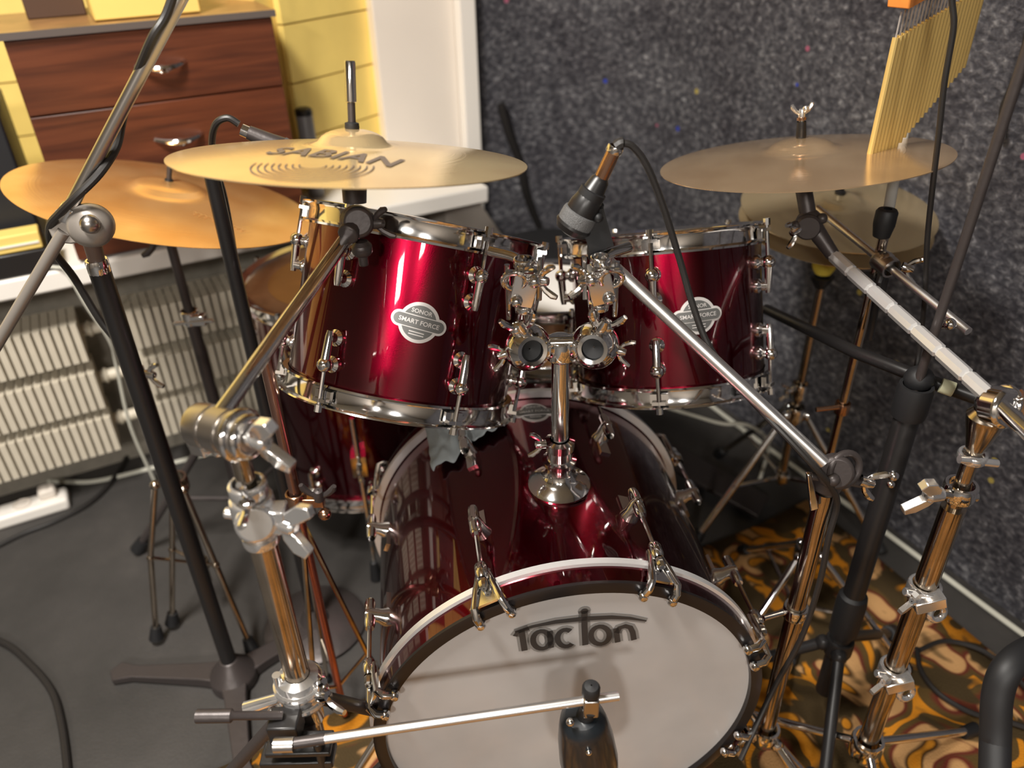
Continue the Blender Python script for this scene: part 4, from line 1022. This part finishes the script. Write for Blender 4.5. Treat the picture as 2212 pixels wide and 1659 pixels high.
# boom arm: fluted, with ring grooves
segs = MB(); Li = (i1-i0).length; nseg = 7
prof = []
for k in range(nseg):
    a, b = Li*k/nseg, Li*(k+1)/nseg
    prof += [(.0075, a), (.0098, a+.003), (.0098, b-.003), (.0075, b)]
segs.lathe([(.001, 0)]+prof, i0, dd, 8)
part('boom_arm', segs, armw, I, sharp=20, lab='grooved chrome boom arm')
part('arm_tail', MB().tube([i0, i0-dd*.12], .0098, 14), chrome, I)
tc2 = at(1748, 478, 1.12)
tm = MB(); tm.tube([i1, tc2.lerp(i1, .3), tc2], [.010, .013, .014], 14); tm.ball(tc2, .019, 14); tm.lathe([(.016, -.014), (.019, -.01), (.019, .01), (.016, .014)], tc2+Vector((-.004, -.008, -.004)), (-.3, -1, .1), 22, caps=True)
tm.ball(tc2+Vector((-.024, -.012, -.002)), .008); tm.ball(tc2+Vector((.012, -.016, .010)), .008); tm.cyl(tc2, cR-aR*.012, .012)
part('tilter_head', tm, bcast, I); part('wing_bolt', wing(MB(), tc2+Vector((-.018, -.012, -.006)), (-.8, -.5, -.3), 1.0, EZ), chrome, I)
part('cymbal_post', MB().lathe([(.012, -.03), (.013, -.012), (.009, -.002), (.0045, 0), (.0040, .068), (.001, .069)], cR-aR*.004, aR, 14), satin, I)
part('sleeve', MB().lathe([(.006, .030), (.0075, .034), (.0065, .054)], cR, aR, 14), black, I)
wn = MB(); wing(wn, cR+aR*.060, aR, .72, (1, 0, 0)); wn.ball(cR+aR*.072+Vector((.004, -.004, 0)), .005, 10); part('wing_nut', wn, nickel, I)
part('nut_washer', MB().lathe([(.003, .056), (.007, .056), (.007, .060), (.003, .061)], cR, aR, 14), copper, I)
zc = .12
for a, R_ in ((146, .32), (265, .30), (20, .26)):
    d = Vector((cos(radians(a)), sin(radians(a)), 0)); tp = Vector((ix, iy, zc))+d*.02; ft = Vector((ix, iy, .016))+d*R_
    L_ = part('leg', MB().tube([tp, ft], .007, 12), chrome, I); part('rubber_foot', MB().tube([ft-d*.02+EZ*.004, ft+d*.012], [.011, .012], 12), rubber, L_)
part('tripod_collar', collar(MB(), (ix, iy, zc), EZ, .024, .04), chrome, I)

# second black boom beside it, with a white glint, held by stand H
hx2, hy2 = .545, .885
Hs = thing('microphone_stand', 'tall thick black stand in front of the carpet wall with two dark booms', 'microphone stand', (hx2, hy2, 0))
zH = at(1958, 865, hy2).z
part('lower_tube', MB().lathe([(.017, 0), (.017, zH-.08), (.014, zH-.075), (.001, zH-.075)], (hx2, hy2, .08), EZ, 24), black, Hs)
part('upper_tube', MB().cyl((hx2, hy2, zH), (hx2+.014, hy2, 1.30), .0062), bcast, Hs)
part('clamp', collar(MB(), (hx2, hy2, zH), EZ, .022, .05), rubber, Hs)
part('clamp_screw', MB().ball((hx2-.006, hy2-.018, at(1935, 1010, hy2).z), .008).ball((hx2-.006, hy2-.018, at(1937, 1028, hy2).z), .006), chrome, Hs)
part('hub', MB().lathe([(.018, -.05), (.023, -.04), (.024, .03), (.022, .045), (.017, .05)], (hx2, hy2, at(1812, 1310, hy2).z-.02), EZ, 20), rubber, Hs)
legs(Hs, hx2, hy2, .20, .10, .27, (165, 250, 40), .010, black, brace=False)
part('boom', MB().tube([at(2135, 868, .86), at(2020, 828, .90), at(1850, 762, 1.0), at(1655, 668, 1.28)], .0095, 14), black, Hs, lab='black boom reaching behind the right tom')
part('boom_label', MB().tube([at(2032, 832, .888), at(2060, 842, .880)], .0102, 14), label, Hs, lab='pale yellow tape on the boom')
part('boom_clamp', MB().ball(at(1985, 820, .895), .020, 14), rubber, Hs)
s0 = at(2092, 716, .90); s1 = at(1765, 450, 1.22)
q_ = thing('microphone_boom', 'thin dark boom with a white highlight running beside the grooved chrome arm', 'boom', s0)
part('rod', MB().tube([s0, s1], .0058, 14), brushed, q_)
sc3 = s0.lerp(s1, .50); kk = MB(); kk.ball(sc3+EZ*.004, .014, 14); collar(kk, sc3, s1-s0, .015, .03); part('clamp', kk, satin, q_); part('wing_bolt', wing(MB(), sc3+Vector((.020, -.012, 0)), (1, -.4, -.2), 1.0, EZ), chrome, q_)
part('strut', MB().tube([sc3-EZ*.012, at(1900, 610, 1.05), (.557, 1.06, .70)], .006), black, q_)
tp_ = s0.lerp(s1, .12); part('end_screw', MB().cyl(at(2020, 702, .92), at(2055, 700, .90), .006).ball(at(2052, 700, .90), .008), chrome, q_)

# chimes
P0 = at(1948, 22, 1.08); P1 = at(2140, -85, 1.20); cdv = (P1-P0); cl_ = cdv.length; cdn = cdv.normalized()
sxn = cdn.cross(EZ).normalized(); upn = sxn.cross(cdn)
CHT = thing('bar_chimes', 'gold bar chimes hanging from an orange wooden bar, upper right', 'chimes', P0)
part('wooden_bar', MB().box(P0+cdn*(cl_/2)+upn*.022, (cl_+.02, .030, .034), cdn, sxn), orange, CHT, bevel=.002)
nch = 24
for k in range(nch):
    t = k/(nch-1); base = P0 + cdn*(cl_*t) - upn*.002
    Lc = .19 - .085*t - .0*t*t
    ztop = base - EZ*(.030)
    part('cord', MB().tube([base, ztop-EZ*.004], .0012, 6), greystr, CHT)
    cb_ = part('chime', MB().tube([ztop, ztop-EZ*Lc], .0044, 10), gold, CHT)
cx_, cy_ = .553, 1.085
cs = thing('chime_stand', 'slim post behind the old crash cymbal that carries the bar chimes', 'stand', (cx_, cy_, 0))
part('upper_post', MB().tube([(cx_, cy_, .86), at(1930, 395, 1.16), at(1962, 240, 1.23), at(1985, 60, 1.26)], .0080, 12), postg, cs, lab='thin grey upper post')
part('sleeve', MB().lathe([(.006, -.022), (.012, -.019), (.0155, .0), (.0155, .018), (.013, .022), (.006, .023)], (cx_-.004, cy_, at(1901, 484, cy_).z), EZ, 20), rubber, cs)
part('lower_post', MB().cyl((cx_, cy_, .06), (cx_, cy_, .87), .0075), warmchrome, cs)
part('clamp', MB().box((cx_, cy_-.004, at(1903, 610, cy_).z), (.03, .03, .03)), rubber, cs, bevel=.003)
kk = MB(); kk.cyl((cx_-.05, cy_-.014, at(1820, 873, cy_).z), (cx_-.012, cy_-.012, at(1820, 870, cy_).z), .004); collar(kk, (cx_, cy_, at(1825, 880, cy_).z), EZ, .012, .02); part('height_clamp', kk, copper, cs)
legs(cs, cx_, cy_, .22, .08, .22, (100, 215, 330), .007)

# K: kick microphone on a low boom stand
lx, ly = -.215, .56
kz = at(640, 1580, ly).z; kx = at(640, 1580, ly).x
K = thing('microphone_stand', 'low black microphone stand at the lower left with a thin bright boom', 'microphone stand', (kx, ly, 0))
part('tube', MB().tube([(kx, ly, .02), (kx, ly, kz-.02)], .012), black, K)
blk = MB(); blk.box((kx+.0, ly-.01, kz-.030), (.085, .03, .012)); blk.box((kx+.006, ly-.012, kz-.006), (.075, .03, .008)); blk.box((kx-.01, ly, kz+.012), (.035, .03, .03)); blk.cyl((kx+.03, ly-.02, kz-.04), (kx+.03, ly-.02, kz+.01), .006)
part('clamp_block', blk, black, K, bevel=.002)
part('clamp_handle', MB().tube([at(425, 1547, ly-.01), at(500, 1546, ly-.01), at(505, 1546, ly-.01), at(610, 1545, ly)], [.0078, .0078, .0050, .0050], 12), bcast, K)
for a in (160, 260, 30):
    d = Vector((cos(radians(a)), sin(radians(a)), 0)); L_ = part('leg', MB().tube([Vector((kx, ly, .11)), Vector((kx, ly, .02))+d*.24], .010, 12), black, K)
    part('rubber_foot', MB().ball(Vector((kx, ly, .016))+d*.24, .015, 12), rubber, L_)
q0 = at(608, 1609, ly-.03); q1 = at(702, 1596, .535); q3 = at(1336, 1503, .575)
part('boom_sleeve', MB().tube([q0, q1], .0062, 12), bcast, K); part('boom_cap', MB().tube([q0-Vector((.008, 0, 0)), q0+Vector((.014, 0, 0))], .0085, 12), satin, K)
part('boom', MB().tube([q1, q3], .0056, 14), brushed, K, lab='thin bright chrome boom')
kcl = at(1276, 1516, .568)
kk = MB(); kk.box(kcl+EZ*-.004, (.018, .018, .030)); part('boom_clamp', kk, satin, K, bevel=.002)
part('clamp_knob', MB().lathe([(.008, 0), (.0105, .003), (.0105, .014), (.008, .018), (.001, .019)], at(1276, 1500, .566), (0, -.1, 1), 18), rubber, K)
ka = at(1258, 1545, .575); kb = at(1290, 1760, .60)
KM = thing('microphone', 'fat glossy black bass drum microphone in front of the white head', 'microphone', kb)
kd = (kb-ka).normalized()
part('body', MB().lathe([(.001, -.004), (.020, -.002), (.027, .006), (.030, .020), (.034, .05), (.037, .10), (.036, .13), (.030, .145), (.001, .15)], ka, kd, 40), bgloss, KM)
part('screw', MB().ball(at(1232, 1560, .555), .005).ball(at(1272, 1625, .545), .004), chrome, KM)
part('yoke', MB().tube([kcl-EZ*.010, ka+kd*.01], .011, 14), black, KM)

# J: thick bent black tube at the lower right
J = thing('keyboard_stand', 'thick bent black tube of a stand leg at the lower right edge', 'stand', atz(2125, 1850, 0))
jp = [at(2330, 1375, .62), at(2235, 1402, .60), at(2180, 1440, .575), at(2155, 1500, .56), at(2150, 1600, .535), at(2148, 1700, .50)]
jd = (jp[-1]-jp[-2]).normalized(); jend = jp[-1] + jd*((jp[-1].z-.03)/-jd.z)
part('bent_tube', MB().tube(curve(jp+[jend], 6), .0165, 20), rubber, J)
part('foot_cap', MB().tube([jend+EZ*.02, jend-EZ*.022], .021, 16), rubber, J)
J.location = J.location

# floor cables on the left
solo('floor_cable', MB().tube(curve([atz(275, 985, .008), atz(245, 1035, .008), atz(195, 1085, .008), atz(120, 1125, .008), atz(50, 1152, .008), atz(-30, 1190, .008), atz(-160, 1240, .008)]), .006, 10), cable, 'black cable curving from the radiator across the floor to the left edge', 'cable')
solo('floor_cable', MB().tube(curve([atz(-120, 1350, .008), atz(0, 1385, .008), atz(60, 1430, .008), atz(110, 1490, .008), atz(132, 1560, .008), atz(145, 1659, .008), atz(150, 1760, .008)]), .007, 10), cable, 'black cable bending down the floor at the lower left corner', 'cable')
# thin cables over the rug at the right
solo('floor_cable', MB().tube(curve([atz(1980, 1400, .022), atz(1990, 1450, .022), atz(2030, 1500, .022), atz(2100, 1540, .022), atz(2180, 1560, .022), atz(2300, 1600, .022)]), .0050, 8), cable, 'brown-black cable curving over the rug beside the bent black tube', 'cable')
solo('floor_cable', MB().tube(curve([atz(1985, 1405, .024), atz(2040, 1385, .024), atz(2110, 1400, .024), atz(2170, 1440, .024), atz(2230, 1500, .024)]), .0050, 8), cable, 'dark cable arching over the cream part of the rug at the right', 'cable')
# cords hanging in front of the carpet wall
solo('hanging_cable', MB().tube(curve([(hx2+.016, hy2, 1.29), (.545, .93, 1.30), at(2070, -60, .98), at(2060, 60, .98), at(2040, 180, .98), at(2028, 290, .98), at(2015, 400, .985), at(2003, 520, .99), at(1998, 640, 1.0), at(1985, 760, 1.0), at(1965, 860, .97)]), .0036, 10), cable, 'black cable hanging in front of the bar chimes', 'cable')
def onwall(px, py, off=.02): return atp(px, py, uv(WALLU-off, 0, 0), E1)
solo('hanging_cable', MB().tube(curve([onwall(2222, 60, .03), onwall(2205, 140, .02), onwall(2180, 200, .02), onwall(2165, 240, .02), onwall(2168, 300, .015)]), .0055, 8), cable, 'short black cable hanging on the carpet wall at the upper right edge', 'cable')
def onwall2(px, py, v=2.06): return atp(px, py, uv(0, v, 0), E2)
solo('hanging_cable', MB().tube(curve([onwall2(1082, 225), onwall2(1100, 290), onwall2(1122, 350), onwall2(1135, 410), onwall2(1150, 455), onwall2(1168, 500), onwall2(1180, 560)]), [.012]*49, 10), cable, 'thick black cord hanging slanted on the grey carpet wall left of centre', 'cable')
solo('floor_cable', MB().tube(curve([atz(1440, 880, .30), atz(1500, 898, .28), atz(1560, 915, .26), atz(1620, 920, .24), atz(1660, 960, .12), atz(1640, 1040, .02)]), .0045, 8), wcable, 'pale cable behind the right tom and the bass drum', 'cable')
# cables on the sill at the left, one drops over its edge
solo('sill_cable', MB().tube(curve([uv(-.17, 1.83, .652), uv(-.13, 1.80, .652), uv(-.115, 1.785, .645), uv(-.10, 1.785, .56), uv(-.08, 1.80, .46), uv(-.085, 1.83, .38), uv(-.10, 1.85, .2), uv(-.09, 1.87, .01)]), .004, 8), wcable, 'pale cable hanging over the sill edge between the radiators', 'cable')

# grey cloth on the bass drum shell
cg = MB(); rows_ = []
for j in range(13):
    row = []
    for i in range(25):
        s = i/24; t = j/12
        ang = radians(99 + 27*s); zmax = -.335 + .040*noise.noise(Vector((s*5, 0, 2))) + .035*s
        zz_ = -.425 + (zmax+.425)*t
        h = .010 + .018*abs(noise.noise(Vector((s*7, t*4, 1)))) + .012*(1-t)
        row.append(BM @ Vector(((.270+h)*cos(ang), (.270+h)*sin(ang), zz_)))
    rows_.append(row)
cg.quadgrid(rows_, closed=False)
clo = solo('cloth', cg, greycl, 'crumpled grey cloth lying on the bass drum under the left rack tom', 'cloth', sharp=80)
sd = clo.modifiers.new('thick', 'SOLIDIFY'); sd.thickness = .004
ss_ = clo.modifiers.new('sub', 'SUBSURF'); ss_.levels = 1; ss_.render_levels = 1

# ceiling lamps out of frame that hold the lights
for i, (p, e) in enumerate(LAMPS):
    lt = thing('ceiling_lamp', ['long ceiling lamp above the left side behind the viewer', 'long ceiling lamp above the right side behind the viewer', 'long ceiling lamp nearest to the drum kit'][i], 'lamp', p)
    part('housing', MB().box(p+EZ*.025, (.34, .80, .035)), white, lt)
